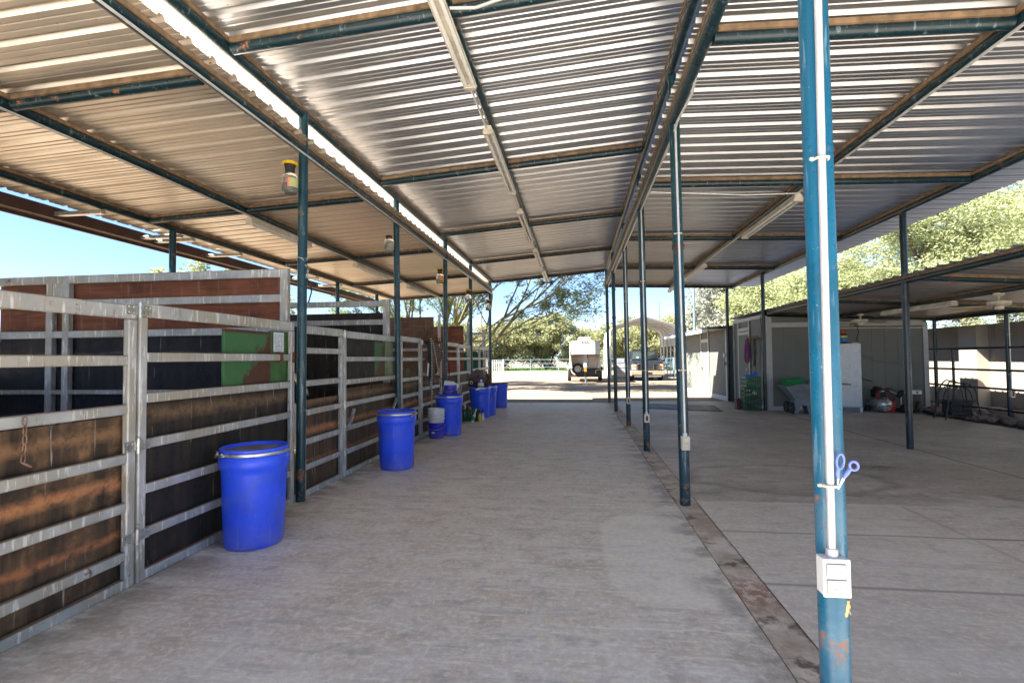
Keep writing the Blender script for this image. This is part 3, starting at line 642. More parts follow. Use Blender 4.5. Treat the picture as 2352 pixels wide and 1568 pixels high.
# buckets
def bucket(name, label, c, r0, r1, h, mat_, rims=1, group=None):
    t = thing(name, label, "bucket", c, 0, group)
    pr = [(0,0),(r0-.004,0),(r0,.006),(r1,h-.06)]
    pr += [(r1+.006,h-.055),(r1+.006,h-.04),(r1,h-.038),(r1+.001,h-.012),(r1+.008,h-.01),(r1+.008,h),(r1-.004,h),(r1-.008,h-.01),(r0-.005,.012),(0,.012)]
    MB().lathe(pr, 40).build("body", mat_, t)
    MB().tube([((r1+.012)*math.cos(a), (r1+.012)*math.sin(a), h-.05-.07*math.sin(max(0,min(math.pi,(a+math.pi)))) ) for a in [-math.pi+i*math.pi/14 for i in range(15)]], .004, 5).build("bail", STEEL, t)
    return t
b = bucket("bucket", "blue bucket on the floor with a white paper label, white pails stacked in it", (-2.50, 8.93, 0), .125, .150, .28, BLUE_B)
mb = MB(); mb.add([(.001+.139*math.cos(a), .139*math.sin(a), z) for a in (-1.95,-1.75,-1.55) for z in (.10,.17)], [(0,2,3,1),(2,4,5,3)]); mb.build("label_patch", WHITE, b, fix=False)
for i in range(3):
    bucket("white_pail", ["lowest white pail nested in the blue bucket", "middle white pail of the nested stack", "top white pail of the stack in the blue bucket"][i], (-2.50, 8.93, .13+.062*i), .118, .142, .27, WHITE, group="white pails nested in the blue bucket")
bucket("bucket", "small blue bucket with papers standing on the third drum's lid", (-2.36, 9.36, .745), .105, .125, .17, BLUE_B)
CART = plain("pale_carton", (.62,.70,.66), .7, 0, .1)
o = MB().box(-.09,.09,-.03,.03,0,.15).build("carton", CART, None, bevel=.003, loc=(-2.38, 9.32, .84), rot=(.1,.12,.25)); tag(o, "pale green-white carton sticking out of the small blue bucket", "carton")
o = MB().box(-.07,.07,-.01,.01,0,.12).build("papers", WHITE, None, bevel=.002, loc=(-2.30, 9.38, .84), rot=(.2,.45,.5)); tag(o, "white papers leaning in the small blue bucket", "papers")
# sacks and bottles on the fourth drum
def blob(name, label, cat, c, s, mat_, seed, amp=.22):
    bm = bmesh.new(); bmesh.ops.create_icosphere(bm, subdivisions=4, radius=1); r = random.Random(seed); ph = [r.uniform(0, 6) for _ in range(9)]
    for v in bm.verts:
        p = v.co.copy(); n = amp*(math.sin(p.x*3+ph[0])*math.sin(p.y*4+ph[1]) + .5*math.sin(p.z*7+ph[2]+p.x*5) + .35*math.sin(p.y*13+ph[3]+p.x*9)*math.sin(p.z*9+ph[4]))
        p *= 1 + n; v.co = Vector((p.x*s[0], p.y*s[1], max(p.z, -.75)*s[2]))
    me = bpy.data.meshes.new(name); bm.to_mesh(me); bm.free(); me.materials.append(mat_)
    for q in me.polygons: q.use_smooth = True
    o = bpy.data.objects.new(name, me); COL.objects.link(o); o.location = c; return tag(o, label, cat)
blob("sack", "crumpled grey-brown sack on the fourth drum", "sack", (-2.36, 12.10, .90), (.20,.22,.20), plain("sackcloth", (.13,.105,.09), .9, 0, .4, 14), 4)
blob("sack", "darker brown cloth hanging over the right side of the sack pile", "sack", (-2.14, 12.15, .86), (.07,.12,.17), plain("brown_cloth", (.10,.055,.035), .9, 0, .35, 14), 7)
PACK = plain("black_pack", (.02,.018,.02), .5); PACKB = plain("blue_pack", (.05,.04,.22), .5); LIME = plain("lime_plastic", (.32,.55,.12), .5)
t = thing("feed_bag", "small black packet with a pale ring emblem beside the sack", "packet", (-2.48, 11.92, .745)); MB().box(-.07,.07,-.03,.03,0,.16).build("pouch", PACK, t, bevel=.012); MB().lathe([(.025,-.036),(.04,-.036),(.04,-.031),(.025,-.031)], 16, (0,0,.09), ax='y').build("emblem", WHITE_OLD, t)
t = thing("feed_bag", "blue and red packet on top of the fourth drum", "packet", (-2.25, 11.90, .83)); MB().box(-.07,.06,-.03,.03,0,.13).build("pouch", PACKB, t, bevel=.012); MB().box(-.075,-.045,-.033,-.029,.02,.10).build("red_panel", RED, t); MB().lathe([(0,-.036),(.03,-.036),(.03,-.031)], 14, (.012,0,.05), ax='y').build("emblem", WHITE, t)
t = thing("tub", "white tub with a lime green base in front of the blue packet", "tub", (-2.25, 11.84, .742)); MB().lathe([(0,0),(.07,0),(.075,.035)], 20).build("base", LIME, t); MB().lathe([(.075,.035),(.07,.08),(.05,.10),(0,.105)], 20).build("cover", WHITE, t)
# green crate with bottles
def crate(label, x, y, z, w, d, h, mat_, rz=0, group=None):
    t = thing("crate", label, "crate", (x, y, z), rz, group); th = .012
    mb = MB(); mb.box(-w/2, w/2, -d/2, d/2, 0, th)
    for sx in (-1, 1):
        mb.box(sx*w/2-th/2, sx*w/2+th/2, -d/2, d/2, h-.05, h); mb.box(sx*w/2-th/2, sx*w/2+th/2, -d/2, d/2, .012, .05)
        for k in range(7): yy = -d/2 + (k+.5)*d/7; mb.box(sx*w/2-th/2+.002, sx*w/2+th/2-.002, yy-.012, yy+.012, .05, h-.05)
        mb.box(sx*w/2-th/2+.001, sx*w/2+th/2-.001, -d/2, d/2, h*.45, h*.55)
    for sy in (-1, 1):
        mb.box(-w/2+.008, w/2-.008, sy*d/2-th/2, sy*d/2+th/2, h-.05, h-.002); mb.box(-w/2+.008, w/2-.008, sy*d/2-th/2, sy*d/2+th/2, .012, .05)
        for k in range(7): xx = -w/2 + (k+.5)*w/7; mb.box(xx-.012, xx+.012, sy*d/2-th/2+.002, sy*d/2+th/2-.002, .05, h-.05)
        mb.box(-w/2+.008, w/2-.008, sy*d/2-th/2+.001, sy*d/2+th/2-.001, h*.45, h*.55)
    mb.build("shell", mat_, t, smooth=False)
    for sy in (-1, 1): MB().box(-.06, .06, sy*d/2-.012, sy*d/2+.012, h-.04, h-.018).build("handle", mat_, t, bevel=.004)
    return t
crate("dark green crate of spray bottles on the floor before the fourth drum", -2.40, 11.47, 0, .36, .30, .27, DGREEN, .08)
def bottle(label, x, y, z, h, r, body, cap, label_m=None, rot=(0,0,0), spray=True):
    t = thing("spray_bottle" if spray else "bottle", label, "bottle", (x, y, z)); t.rotation_euler = rot
    hb = h*.72
    MB().lathe([(0,0),(r*.9,0),(r,.008),(r,hb*.62),(r*.85,hb*.72),(r*.42,hb*.9),(r*.38,hb)], 18).build("body", body, t)
    if label_m: MB().lathe([(r+.0012,hb*.15),(r+.0012,hb*.55)], 18).build("label_band", label_m, t, fix=False)
    if spray:
        m = MB(); m.lathe([(r*.45,hb-.004),(r*.5,hb+.03),(r*.3,hb+.045),(r*.3,h-.03)], 12); m.box(-.014,.014,-.055,.035,h-.032,h); m.bar((0,-.03,h-.03),(0,-.02,h-.075),.008,.012); m.build("trigger", cap, t, bevel=.003)
    else: MB().lathe([(r*.42,hb),(r*.42,h),(0,h)], 14).build("cap", cap, t)
    return t
MINT = plain("mint_label", (.05,.28,.18), .5); LILAC = plain("lilac_label", (.35,.2,.5), .5)
bottle("white spray bottle with lilac and green label leaning on the crate", -2.33, 11.24, 0, .30, .037, WHITE, WHITE, MINT, (-.16, .33, .3))
bottle("yellow spray bottle standing at the right of the crate", -2.175, 11.32, 0, .27, .038, YEL, BLACK, YEL)
bottle("pale spray bottle behind the yellow one", -2.125, 11.42, 0, .26, .036, plain("pale_plastic", (.55,.58,.62), .4), BLACK, WHITE)
bottle("yellow bottle with a black trigger inside the dark green crate", -2.42, 11.44, .10, .30, .036, YEL, BLACK)
bottle("white bottle in the left corner of the dark green crate", -2.53, 11.42, .10, .26, .032, WHITE, WHITE, None)
bottle("violet bottle in the dark green crate", -2.48, 11.40, .08, .22, .036, PACKB, PACKB, None, spray=False)
# ------------------------------------------------------------------ electrical
def outlet(label, post_r, x, y, zb, w, h, ctop, mat_, off=0.0, cover=True, d=.05, fs=(.24, .66)):
    t = thing("outlet_box", label, "outlet", (x, y, zb)); yf = -post_r - d
    MB().box(-w/2+.002, w/2-.002, yf+.006, -post_r+.012, 0, h).build("box", mat_, t, bevel=.004)
    c = MB().box(-w/2, w/2, yf-.004, yf+.0055, -.002, h+.002).build("cover", mat_, t, bevel=.003)
    if cover:
        m = MB()
        for k in (0, 1):
            z0 = h*(.14 + .42*k); m.box(-w*.38, w*.30, yf-.011, yf-.0045, z0, z0+h*.32)
        m.build("flap", mat_, c, bevel=.002)
        m = MB()
        for k in (0, 1):
            z0 = h*(.14 + .42*k); z1 = z0 + h*.32
            for b in ((-w*.39,w*.31,z0-.0022,z0-.0004),(-w*.39,w*.31,z1+.0004,z1+.0022),(-w*.40,-w*.385,z0,z1),(w*.305,w*.32,z0,z1)): m.box(b[0],b[1],yf-.0075,yf-.0042,b[2],b[3])
            for b in ((-w*.30,w*.12,z0+h*.09,z0+h*.10),(-w*.30,w*.12,z0+h*.21,z0+h*.22),(w*.11,w*.125,z0+h*.10,z0+h*.21)): m.box(b[0],b[1],yf-.0125,yf-.0105,b[2],b[3])
        m.build("flap_seam", GREYP, c, smooth=False)
        m = MB()
        for k in (0, 1, 2): m.box(w*.32, w*.36, yf-.010, yf-.004, h*(.20+.28*k), h*(.27+.28*k))
        m.build("hinge_pin", STEEL, c)
    else:
        m = MB(); m.box(-w*.2, w*.2, yf-.008, yf-.0045, h*.2, h*.8); m.build("socket", RUST, c)
    m = MB(); yc = -post_r-.016
    m.tube([(0+off*0, yc, h-.004), (off*.15, yc, (ctop-zb)*.25), (off*.5, yc, (ctop-zb)*.55), (off, yc, ctop-zb)], .0145 if post_r > .05 else .011, 10); m.build("conduit", CONDUIT, t)
    MB().lathe([(.013,h-.002),(.022,h),(.022,h+.022),(.019,h+.03),(.013,h+.032)], 14, (0, yc, 0)).build("connector", CONDUIT, t)
    for f in fs:
        zz = (ctop-zb)*f; xx = off*(f**1.3); q = MB()
        q.tube([(xx-.030, -post_r+.001, zz), (xx-.02, yc-.013, zz), (xx, yc-.019, zz), (xx+.02, yc-.013, zz), (xx+.030, -post_r+.001, zz)], .006, 6); q.box(xx-.045,xx-.03,yc-.004,yc+.006,zz-.005,zz+.005); q.build("strap", WHITE_OLD, t)
    return t
outlet("white double outlet box with a tall conduit on the big foreground post", .055, .965, 2.22, .485, .098, .140, 4.05, WHITE, .015, fs=(.115, .475))
outlet("white outlet box low on the second aisle post, conduit to the roof beam", .049, .992, 5.08, .53, .075, .125, 3.62, WHITE_OLD, -.03, True)
outlet("rusty outlet plate on the third aisle post", .049, 1.012, 7.94, .43, .075, .12, 3.62, WHITE_OLD, -.025, False)
outlet("weathered outlet plate on the fourth aisle post", .047, 1.024, 10.8, .45, .075, .12, 3.62, WHITE_OLD, -.02, False)
outlet("grey outlet box on the railing post by the river rocks", .041, 8.80, 11.79, .50, .085, .15, 2.45, WHITE_OLD, 0, False)
tag(MB().tube([(.94, 3.72+.0, 4.06),(.60,3.66,4.03)], .011, 8).tube([(-.88,3.55,3.93),(-.7,3.60,3.95),(-.5,3.60,4.0),(.2,3.60,4.05),(.75,3.60,4.10),(.86,3.62,4.08),(.93,3.70,3.98),(.955,3.9,3.80),(.985,4.15,3.70),(.985,4.4,3.60),(.96,4.9,3.60),(.955,5.02,3.56)], .0115, 8).build("roof_conduit", CONDUIT), "grey conduit along the tall roof's first rafter down to the second post", "conduit")
tag(MB().tube([(1.0,6.98,3.60),(1.6,6.98,3.55),(2.2,6.98,3.50),(2.9,7.02,3.50)], .010, 8).build("roof_conduit", CONDUIT), "thin conduit along a rafter of the side roof to its tube light", "conduit")
tag(MB().tube([(2.9, y, 3.53) for y in (-1, 3, 6, 9, 12, 16.7)], .012, 6).build("roof_conduit", CONDUIT), "long conduit under the middle beam of the side roof", "conduit")
tag(MB().tube([(-4.43, y, 3.385) for y in (-1, 3, 6, 9, 12, 16.2)], .012, 6).build("roof_conduit", CONDUIT), "long conduit under the middle beam of the stall roof", "conduit")
tag(MB().tube([(-2.69, y, 3.47) for y in (-1, 3, 6, 9, 12, 16.2)], .010, 6).build("roof_conduit", CONDUIT), "conduit along the inner beam of the stall roof", "conduit")
tag(MB().tube([(.98, y, 3.60) for y in (5.1, 8, 11, 14, 16.6)], .012, 6).build("roof_conduit", CONDUIT), "conduit along the lower right beam of the aisle", "conduit")
tag(MB().tube([(-.965, y, 3.955) for y in (4.6, 7, 9, 12, 16.7)], .011, 6).build("roof_conduit", CONDUIT), "conduit along the light beam of the aisle roof", "conduit")
def light(label, x, y0, y1, z, w=.13):
    t = thing("tube_light", label, "ceiling light", (x, y0, z), 0, "fluorescent tube lights under the roofs"); L = y1 - y0
    MB().prism([(-.035,.05),(.035,.05),(.045,.012),(w/2,-.016),(w/2-.004,-.022),(.03,.0),(-.03,.0),(-w/2+.004,-.022),(-w/2,-.016),(-.045,.012)], 0, L, 'y').build("housing", WHITE_OLD, t, smooth=False)
    for s in (-1, 1): MB().cyl((s*.034, .045, -.021), (s*.034, L-.045, -.021), .0165, n=12).build("tube", TUBE, t)
    for yy in (.0, L-.045): MB().box(-w/2+.01, w/2-.01, yy, yy+.045, -.044, .0).build("end_cap", WHITE_OLD, t, bevel=.004)
    return t
zlt = 4.04 - .045 - .06
for l, a, b in (("nearest tube light under the aisle roof, cut by the top of the picture", 2.25, 4.62), ("second tube light under the aisle roof, white end box", 5.55, 7.72), ("third tube light along the aisle roof", 8.75, 10.9), ("fourth tube light along the aisle roof, far off", 12.0, 14.1), ("farthest tube light under the aisle roof, beside the flood lamps", 14.8, 16.85)): light(l, -.93-.02, a, b, zlt)
for l, a, b in (("tube light under the side roof seen beyond the big post", 7.15, 9.35), ("farther tube light under the side roof", 12.2, 14.3), ("farthest tube light at the end of the side roof", 14.9, 16.8)): light(l, 2.93, a, b, 3.48)
for l, a, b in (("tube light under the stall roof nearest the camera", 6.5, 8.1), ("second tube light under the stall roof", 9.9, 11.6), ("third tube light under the stall roof", 13.2, 14.6)): light(l, -4.45, a, b, 3.32, .11)
light("tube light under the low lean-to near a ceiling fan", 6.62, 9.95, 12.1, 2.29)
fl = thing("flood_lamp", "pair of round grey flood lamps at the far end of the aisle roof", "flood lamp", (-.95, 16.92, 3.88)); fl.scale = (.75,.75,.75)
MB().box(-.05,.05,-.03,.03,-.02,.10).build("mount_box", GREYP, fl, bevel=.005)
for s in (-1, 1):
    MB().tube([(0,0,.0),(s*.09,0,-.02),(s*.14,.0,.0)], .02, 8).build("arm", GREYP, fl)
    o = MB().lathe([(0,-.10),(.05,-.09),(.075,-.03),(.10,.09),(.095,.09),(.07,-.02),(0,-.05)], 20).build("lamp_head", GREYP, fl); o.location = (s*.22, 0, .02); o.rotation_euler = (2.3, s*.7, 0)
# ceiling fans
def fan(label, x, y, z, rz):
    t = thing("ceiling_fan", label, "ceiling fan", (x, y, z), rz, "ceiling fans under the lean-to")
    MB().lathe([(0,.20),(.07,.20),(.075,.17),(.03,.145),(.0,.145)], 24).build("canopy", WHITE_OLD, t)
    MB().cyl((0,0,.06),(0,0,.16),.014).build("rod", WHITE_OLD, t)
    MB().lathe([(0,.085),(.12,.08),(.15,.065),(.15,.015),(.12,-.005),(.06,-.01),(.06,-.05),(.045,-.065),(0,-.068)], 32).build("motor", WHITE_OLD, t)
    for k in range(5):
        a = k*2*math.pi/5; m = MB(); ca, sa = math.cos(a), math.sin(a)
        pl = [(.17,-.05),(.55,-.075),(.64,-.06),(.66,0),(.64,.06),(.55,.075),(.17,.05)]
        vs = [(x_*ca-y_*sa, x_*sa+y_*ca, -.012+.18*y_+dz - .03*x_) for dz in (0,.008) for x_, y_ in pl]; n = len(pl)
        m.add(vs, [tuple(range(n)), tuple(range(n,2*n))] + [(i,(i+1)%n,(i+1)%n+n,i+n) for i in range(n)]); m.build("blade", plain("fan_blade", (.50,.42,.27), .5, 0, .15) if k == 0 and not FANM else FANM[0], t)
        if not FANM: FANM.append(bpy.data.materials["fan_blade"])
        MB().bar((.10*ca,.10*sa,-.004),(.24*ca,.24*sa,-.018),.03,.006).build("blade_arm", WHITE_OLD, t)
    return t
FANM = []
fan("nearer white ceiling fan with tan blades under the lean-to", 6.66, 9.05, 2.16, .35)
fan("farther white ceiling fan against the grey shed wall", 6.62, 13.0, 2.16, .1)
# ------------------------------------------------------------------ fly traps
JAR = Mt("jar_plastic", (.85,.83,.75), .08); JAR.b.inputs["Transmission Weight"].default_value = .85; JAR.b.inputs["IOR"].default_value = 1.3; JAR = JAR.m
FLIQ = plain("murky_liquid", (.035,.028,.022), .3, 0, .5, 40); FLIQ2 = plain("amber_liquid", (.16,.075,.03), .3, 0, .3, 30); FCLEAR = plain("cloudy_liquid", (.30,.29,.26), .3)
def trap(label, x, y, z, cap, liq, lab=None, s=1.0, neck=True):
    t = thing("fly_trap", label, "fly trap", (x, y, z), 0, "fly traps hung from the stall roof beam"); t.scale = (s, s, s)
    MB().lathe([(.0,-.30),(.055,-.30),(.072,-.285),(.075,-.26),(.075,-.14),(.066,-.115),(.045,-.095),(.045,-.085)], 24).build("jar", JAR, t)
    MB().lathe([(0,-.294),(.053,-.294),(.069,-.28),(.0705,-.262),(.0705,-.205),(0,-.205)], 24).build("liquid", liq, t)
    if neck: MB().lathe([(.046,-.095),(.044,-.06),(.055,-.01),(.054,0),(0,0)], 24).build("funnel", BLACK, t)
    MB().lathe([(.058,-.012),(.078,-.004),(.070,.014),(.05,.024),(.02,.028),(0,.028)] if neck else [(.048,-.09),(.05,-.06),(.04,-.05),(0,-.05)], 24).build("cap", cap, t)
    if lab: MB().add([(.0765*math.cos(a), .0765*math.sin(a), zz) for a in [-1.35+.22*i for i in range(8)] for zz in (-.245,-.155)], [(2*i,2*i+2,2*i+3,2*i+1) for i in range(7)]).build("label_band", lab, t, fix=False)
    MB().tube([(-.05,0,.01),(0,0,.11),(.05,0,.01)], .002, 4).build("wire", STEEL, t); MB().cyl((0,0,.11),(0,0,.22),.002,n=5).build("hanger", STEEL, t)
PINKL = Mt("pink_green_label", (.8,.2,.2), .5); _z = PINKL.xyz(PINKL.node("TexCoord").outputs["Object"]); PINKL.col(PINKL.mix(PINKL.map(_z[0], .018, .05), (.75,.10,.11), (.45,.50,.20))); PINKL = PINKL.m
ORL = plain("orange_label", (.75,.22,.03), .5); YCAP = plain("yellow_cap", (.80,.52,.02), .4)
trap("fly trap with yellow cap and pink label at the first stall post", -2.80, 4.72, 3.345, YCAP, FLIQ, PINKL, 1.0)
trap("clear fly jar with a black lid at the second stall post", -2.83, 7.5, 3.34, BLACK, FCLEAR, None, 1.0, False)
trap("fly trap with yellow cap and orange label at the third stall post", -2.82, 10.4, 3.28, YCAP, FLIQ2, ORL, 1.05)
trap("fly trap with amber liquid at the fourth stall post", -2.82, 13.2, 3.19, YCAP, FLIQ2, None, 1.1)
trap("farthest fly trap at the last stall post", -2.80, 16.1, 3.25, YCAP, FLIQ, WHITE, 1.1)
# ------------------------------------------------------------------ scissors on the foreground post
SCB = plain("lilac_handle", (.16,.22,.72), .4, 0, .1)
sc = thing("scissors", "scissors with blue-violet handles tucked behind the conduit of the foreground post", "scissors", (.988, 2.142, .900)); sc.scale = (.8,.8,.8)
def loop(cx, cz, rx, rz_, ang, r):
    ca, sa = math.cos(ang), math.sin(ang)
    return MB().tube([(cx + rx*math.cos(a)*ca - rz_*math.sin(a)*sa, 0.0, cz + rx*math.cos(a)*sa + rz_*math.sin(a)*ca) for a in [2*math.pi*i/20 for i in range(20)]], r, 8, closed=True)
m = loop(.018, .112, .0165, .036, -.12, .0055); m.tube([(.008,0,.078),(.004,.0,.05),(.006,0,.03)], [.007,.009,.006], 8); m.build("handle", SCB, sc)
m = loop(.078, .092, .019, .021, .3, .0062); m.tube([(.062,0,.078),(.045,0,.055),(.030,0,.030)], [.009,.011,.006], 8); m.build("handle", SCB, sc)
MB().prism([(.002,.034),(.012,.034),(.004,-.02),(.0,-.02)], .001, .004, 'y').build("blade", STEEL, sc, smooth=False)
MB().prism([(.024,.036),(.036,.028),(.006,-.022),(.001,-.018)], -.003, .0, 'y').build("blade", STEEL, sc, smooth=False)
r = random.Random(8); m = MB()
for i in range(9): m.tube([(.99+r.uniform(-.004,.004),2.085,.486),(.99+r.uniform(-.008,.008),2.09,.46),(.992+r.uniform(-.012,.012),2.10,.43-r.uniform(0,.012))], .0012, 4)
tag(m.build("twine_end", plain("baling_twine", (.62,.42,.18), .9)), "frayed orange twine below the foreground outlet box", "twine")
# floor mat, hay
tag(MB().prism([(1.72,14.4),(3.63,13.58),(3.82,15.15),(2.1,15.7)], .002, .016, 'z').build("rubber_mat", plain("floor_mat", (.045,.045,.055), .55, 0, .35, 3), None, bevel=.004), "black rubber mat lying on the far concrete bay", "mat")
HAY = Mt("hay_stems", (.5,.42,.2), .9); _i = HAY.node("NewGeometry").outputs["Random Per Island"]; HAY.col(HAY.mix(_i, (.80,.68,.36), (.97,.92,.68))); HAY = HAY.m
r = random.Random(21); m = MB()
def straw(m, x, y, l, w, r):
    a = r.uniform(0, math.pi)*.6 - .3 if r.random() < .6 else r.uniform(0, 6.28); z = .003 + r.uniform(0, .004); b = r.uniform(-.25, .25)
    p0 = Vector((x-math.cos(a)*l/2, y-math.sin(a)*l/2, z)); p1 = Vector((x+r.uniform(-.1,.1)*l, y+r.uniform(-.1,.1)*l, z+.003)); p2 = Vector((x+math.cos(a+b)*l/2, y+math.sin(a+b)*l/2, z))
    n = Vector((-math.sin(a), math.cos(a), 0))*w
    m.add([p0-n, p0+n, p1+n, p1-n, p2+n, p2-n], [(0,3,2,1),(3,5,4,2)])
for i in range(620):
    c = r.choice(((-.1,2.6,.5,.6),(-.15,2.9,.35,.5),(.1,3.5,.35,.8),(-.4,4.6,.5,1.0),(-.9,6.5,.5,.9),(-.4,3.6,.9,1.5),(-1.9,5.0,.6,1.2)))
    x = r.gauss(c[0], c[2]); y = r.gauss(c[1], c[3])
    if x > .86 or x < -2.7 or y < 1.4: continue
    straw(m, x, y, r.uniform(.015,.06), .0025, r)
for i in range(60): straw(m, r.uniform(1.2, 3.5), r.uniform(2.2, 7), r.uniform(.015,.05), .0025, r)
tag(m.build("hay_wisps", HAY, None, smooth=False, fix=False), "loose pale hay stems scattered over the aisle floor", "hay", kind='stuff')
r = random.Random(22); m = MB()
for i in range(520):
    a = r.uniform(0, 6.28); q = math.sqrt(r.random()); x = 3.70 + .24*q*math.cos(a); y = 6.93 + .16*q*math.sin(a)
    b = r.uniform(0, 6.28); l = r.uniform(.015,.035); h = r.uniform(.004,.03)*(1.1-q)
    m.add([(x, y, .002), (x+.004, y+.002, .002), (x+l*math.cos(b), y+l*math.sin(b), h)], [(0,1,2)])
GC = Mt("grass_clippings", (.1,.15,.03), .9); GC.col(GC.mix(GC.node("NewGeometry").outputs["Random Per Island"], (.06,.09,.02), (.19,.22,.07)))
tag(m.build("grass_clippings", GC.m, None, smooth=False, fix=False), "small patch of green hay crumbs on the side bay floor", "hay", kind='stuff')
# ------------------------------------------------------------------ grey sheds
SIDING = plain("grey_green_siding", (.155, .162, .145), .75, 0, .10, 3)
TRIM = plain("white_trim", (.44, .44, .44), .6, 0, .08, 9)
def boards(mb, axis, fixed, a0, a1, z0, z1, w=.19, gap=.012, th=.012, out=-1):
    a = a0
    while a < a1 - .01:
        b = min(a + w, a1)
        if axis == 'x': mb.box(a, b - gap, fixed + min(0, out*th), fixed + max(0, out*th), z0, z1)
        else: mb.box(fixed + min(0, out*th), fixed + max(0, out*th), a, b - gap, z0, z1)
        a = b
    return mb
sA = thing("tool_shed", "grey-green board shed with white trim, its front under the lean-to", "shed", (4.89, 14.02, 0))
SX = 3.78
m = MB(); m.box(.012, SX, .012, 2.88, 0, 2.22); boards(m, 'x', .012, .1, SX-.1, .10, 2.2, .30, .007, .006); boards(m, 'y', .012, .1, 2.86, .10, 2.42, .12, .007, .006)
m.prism([(.012,2.22),(SX,2.22),(SX,2.24),(.012,2.42)], .012, 2.88, 'y'); m.build("wall", SIDING, sA, smooth=False)
for nm, b in (("corner_board",(-.02,.10,-.022,.0,0,2.40)),("corner_board",(-.022,.0,.0,.10,0,2.44)),("corner_board",(SX-.10,SX+.01,-.022,.0,0,2.2)),("base_board",(.10,SX-.1,-.02,.0,.0,.10)),("top_board",(.10,SX-.1,-.02,.0,2.13,2.25)),("base_board",(-.02,.0,.10,2.88,.0,.10)),("top_board",(-.022,.0,.10,2.88,2.40,2.50)),("corner_board",(-.022,.0,2.78,2.9,.1,2.40))):
    MB().box(*b).build(nm, TRIM, sA, bevel=.003)
dA = MB().box(-.012,.0,1.40,2.30,.10,2.08); boards(dA, 'y', -.012, 1.47, 2.23, .12, 2.02, .11, .01, .008); dA = dA.build("door", SIDING, sA, smooth=False)
for b in ((-.034,-.0205,1.32,1.40,.02,2.40),(-.034,-.0205,2.30,2.38,.02,2.40),(-.032,-.0205,1.40,2.30,2.02,2.10),(-.032,-.0205,1.40,2.30,2.13,2.22)): MB().box(*b).build("frame", TRIM, dA, bevel=.003)
MB().lathe([(.0,-.09),(.028,-.085),(.028,-.06),(.012,-.05),(.012,-.0)], 14, (0,1.47,1.02), ax='x').build("knob", STEEL, dA)
sB = thing("storage_shed", "farther grey shed with white door, half in bright sun", "shed", (4.72, 17.05, 0), .047)
m = MB(); m.box(.012, 3.6, 0, 6.2, -.03, 2.28); boards(m, 'y', .012, .1, 6.2, .12, 2.28, .10); m.build("wall", SIDING, sB, smooth=False)
for nm, b in (("base_board",(-.02,.0,.1,6.2,-.03,.12)),("corner_board",(-.022,.0,.0,.1,-.03,2.28)),("corner_board",(-.022,.0,6.1,6.2,.12,2.28))): MB().box(*b).build(nm, TRIM, sB, bevel=.003)
dB = MB().box(-.010,.0,1.92,2.72,.12,1.98).build("door", SIDING, sB, smooth=False)
for b in ((-.034,-.0205,1.84,1.92,.0,2.28),(-.034,-.0205,2.72,2.80,.0,2.28),(-.032,-.0205,1.92,2.72,1.90,2.02)): MB().box(*b).build("frame", TRIM, dB, bevel=.003)
MB().lathe([(.0,-.09),(.03,-.085),(.03,-.06),(.012,-.05),(.012,-.0)], 14, (0,2.64,.98), ax='x').build("knob", RUST, dB)
rf = sheet("roof", [(-.62,2.30),(1.5,2.42),(3.9,2.56)], -.05, 6.4, SHEET, sB); MB().box(-.60,-.56,-.03,6.35,2.17,2.285).build("fascia", TRIM, sB, bevel=.003)
MB().box(-.555,-.02,-.02,6.3,2.262,2.28).build("soffit", TRIM, sB, smooth=False)
for z, l in ((1.36, "upper small white switch box beside the thin post between the sheds"), (1.10, "lower dark switch box beside the thin post between the sheds")):
    o = MB().box(-.03,.0,-.05,.05,0,.13).box(-.034,-.03,-.02,.02,.04,.09).build("switch_box", WHITE if z > 1.2 else GREYP, None, bevel=.004, loc=(4.66, 17.12, z)); tag(o, l, "switch box")
# hooks, rope and halter on the shed
hk = thing("hook_board", "rack of brown hooks beside the shed door", "rack", (4.865, 14.32, 1.86)); MB().box(-.02,.0,0,.85,-.03,.03).build("bar", RUST, hk)
for i in range(7):
    y = .05 + i*.12; MB().tube([(-.02,y,.0),(-.07,y,-.01),(-.10,y,.03),(-.09,y,.09)], .012, 6).build("hook", plain("tan_hook", (.30,.2,.12), .6) if i == 0 else bpy.data.materials["tan_hook"], hk)
PURP = mk_twist("purple_rope", (.16,.03,.13), (.26,.07,.22), 160)
r = random.Random(4); m = MB()
for q in range(7):
    w = r.uniform(.05,.24); d = r.uniform(.52,.72); o_ = r.uniform(-.05,.05); yy = 15.17
    m.tube([(4.77-.015*q*.5 , yy + o_ + w*math.sin(a)*(.35+.65*(1-math.cos(a))/2) , 1.88 - d*(1-math.cos(a))/2) for a in [2*math.pi*i/22 for i in range(22)]], .014, 6, closed=True)
tag(m.build("coiled_rope", PURP), "purple rope coiled and hung beside the shed door", "rope")
m = MB()
for q in range(4): m.tube([(4.76, 14.58+.02*q, 1.86),(4.75,14.55+.03*q,1.5),(4.75,14.62-.02*q,1.2+.03*q),(4.755,14.56+.05*q,1.16)], .018, 6)
m.tube([(4.75,14.5,1.22),(4.74,14.62,1.12),(4.74,14.8,1.14),(4.75,14.95,1.05)], .012, 6)
tag(m.build("halter", BLACK), "black horse halter hanging on the shed hooks by the purple rope", "halter")
rope("dark_cord", "dark cord hanging down the corner post of the grey shed", [(4.69,13.90,2.42),(4.70,13.88,2.1),(4.695,13.89,1.9),(4.70,13.88,1.75)], .010, BLACK, "cord")
rope("thin_lead", "thin lead trailing from the shed hooks onto the crates", [(4.74,14.55,1.15),(4.70,14.35,.95),(4.62,14.1,.86),(4.55,13.95,.72)], .006, BLACK, "rope")
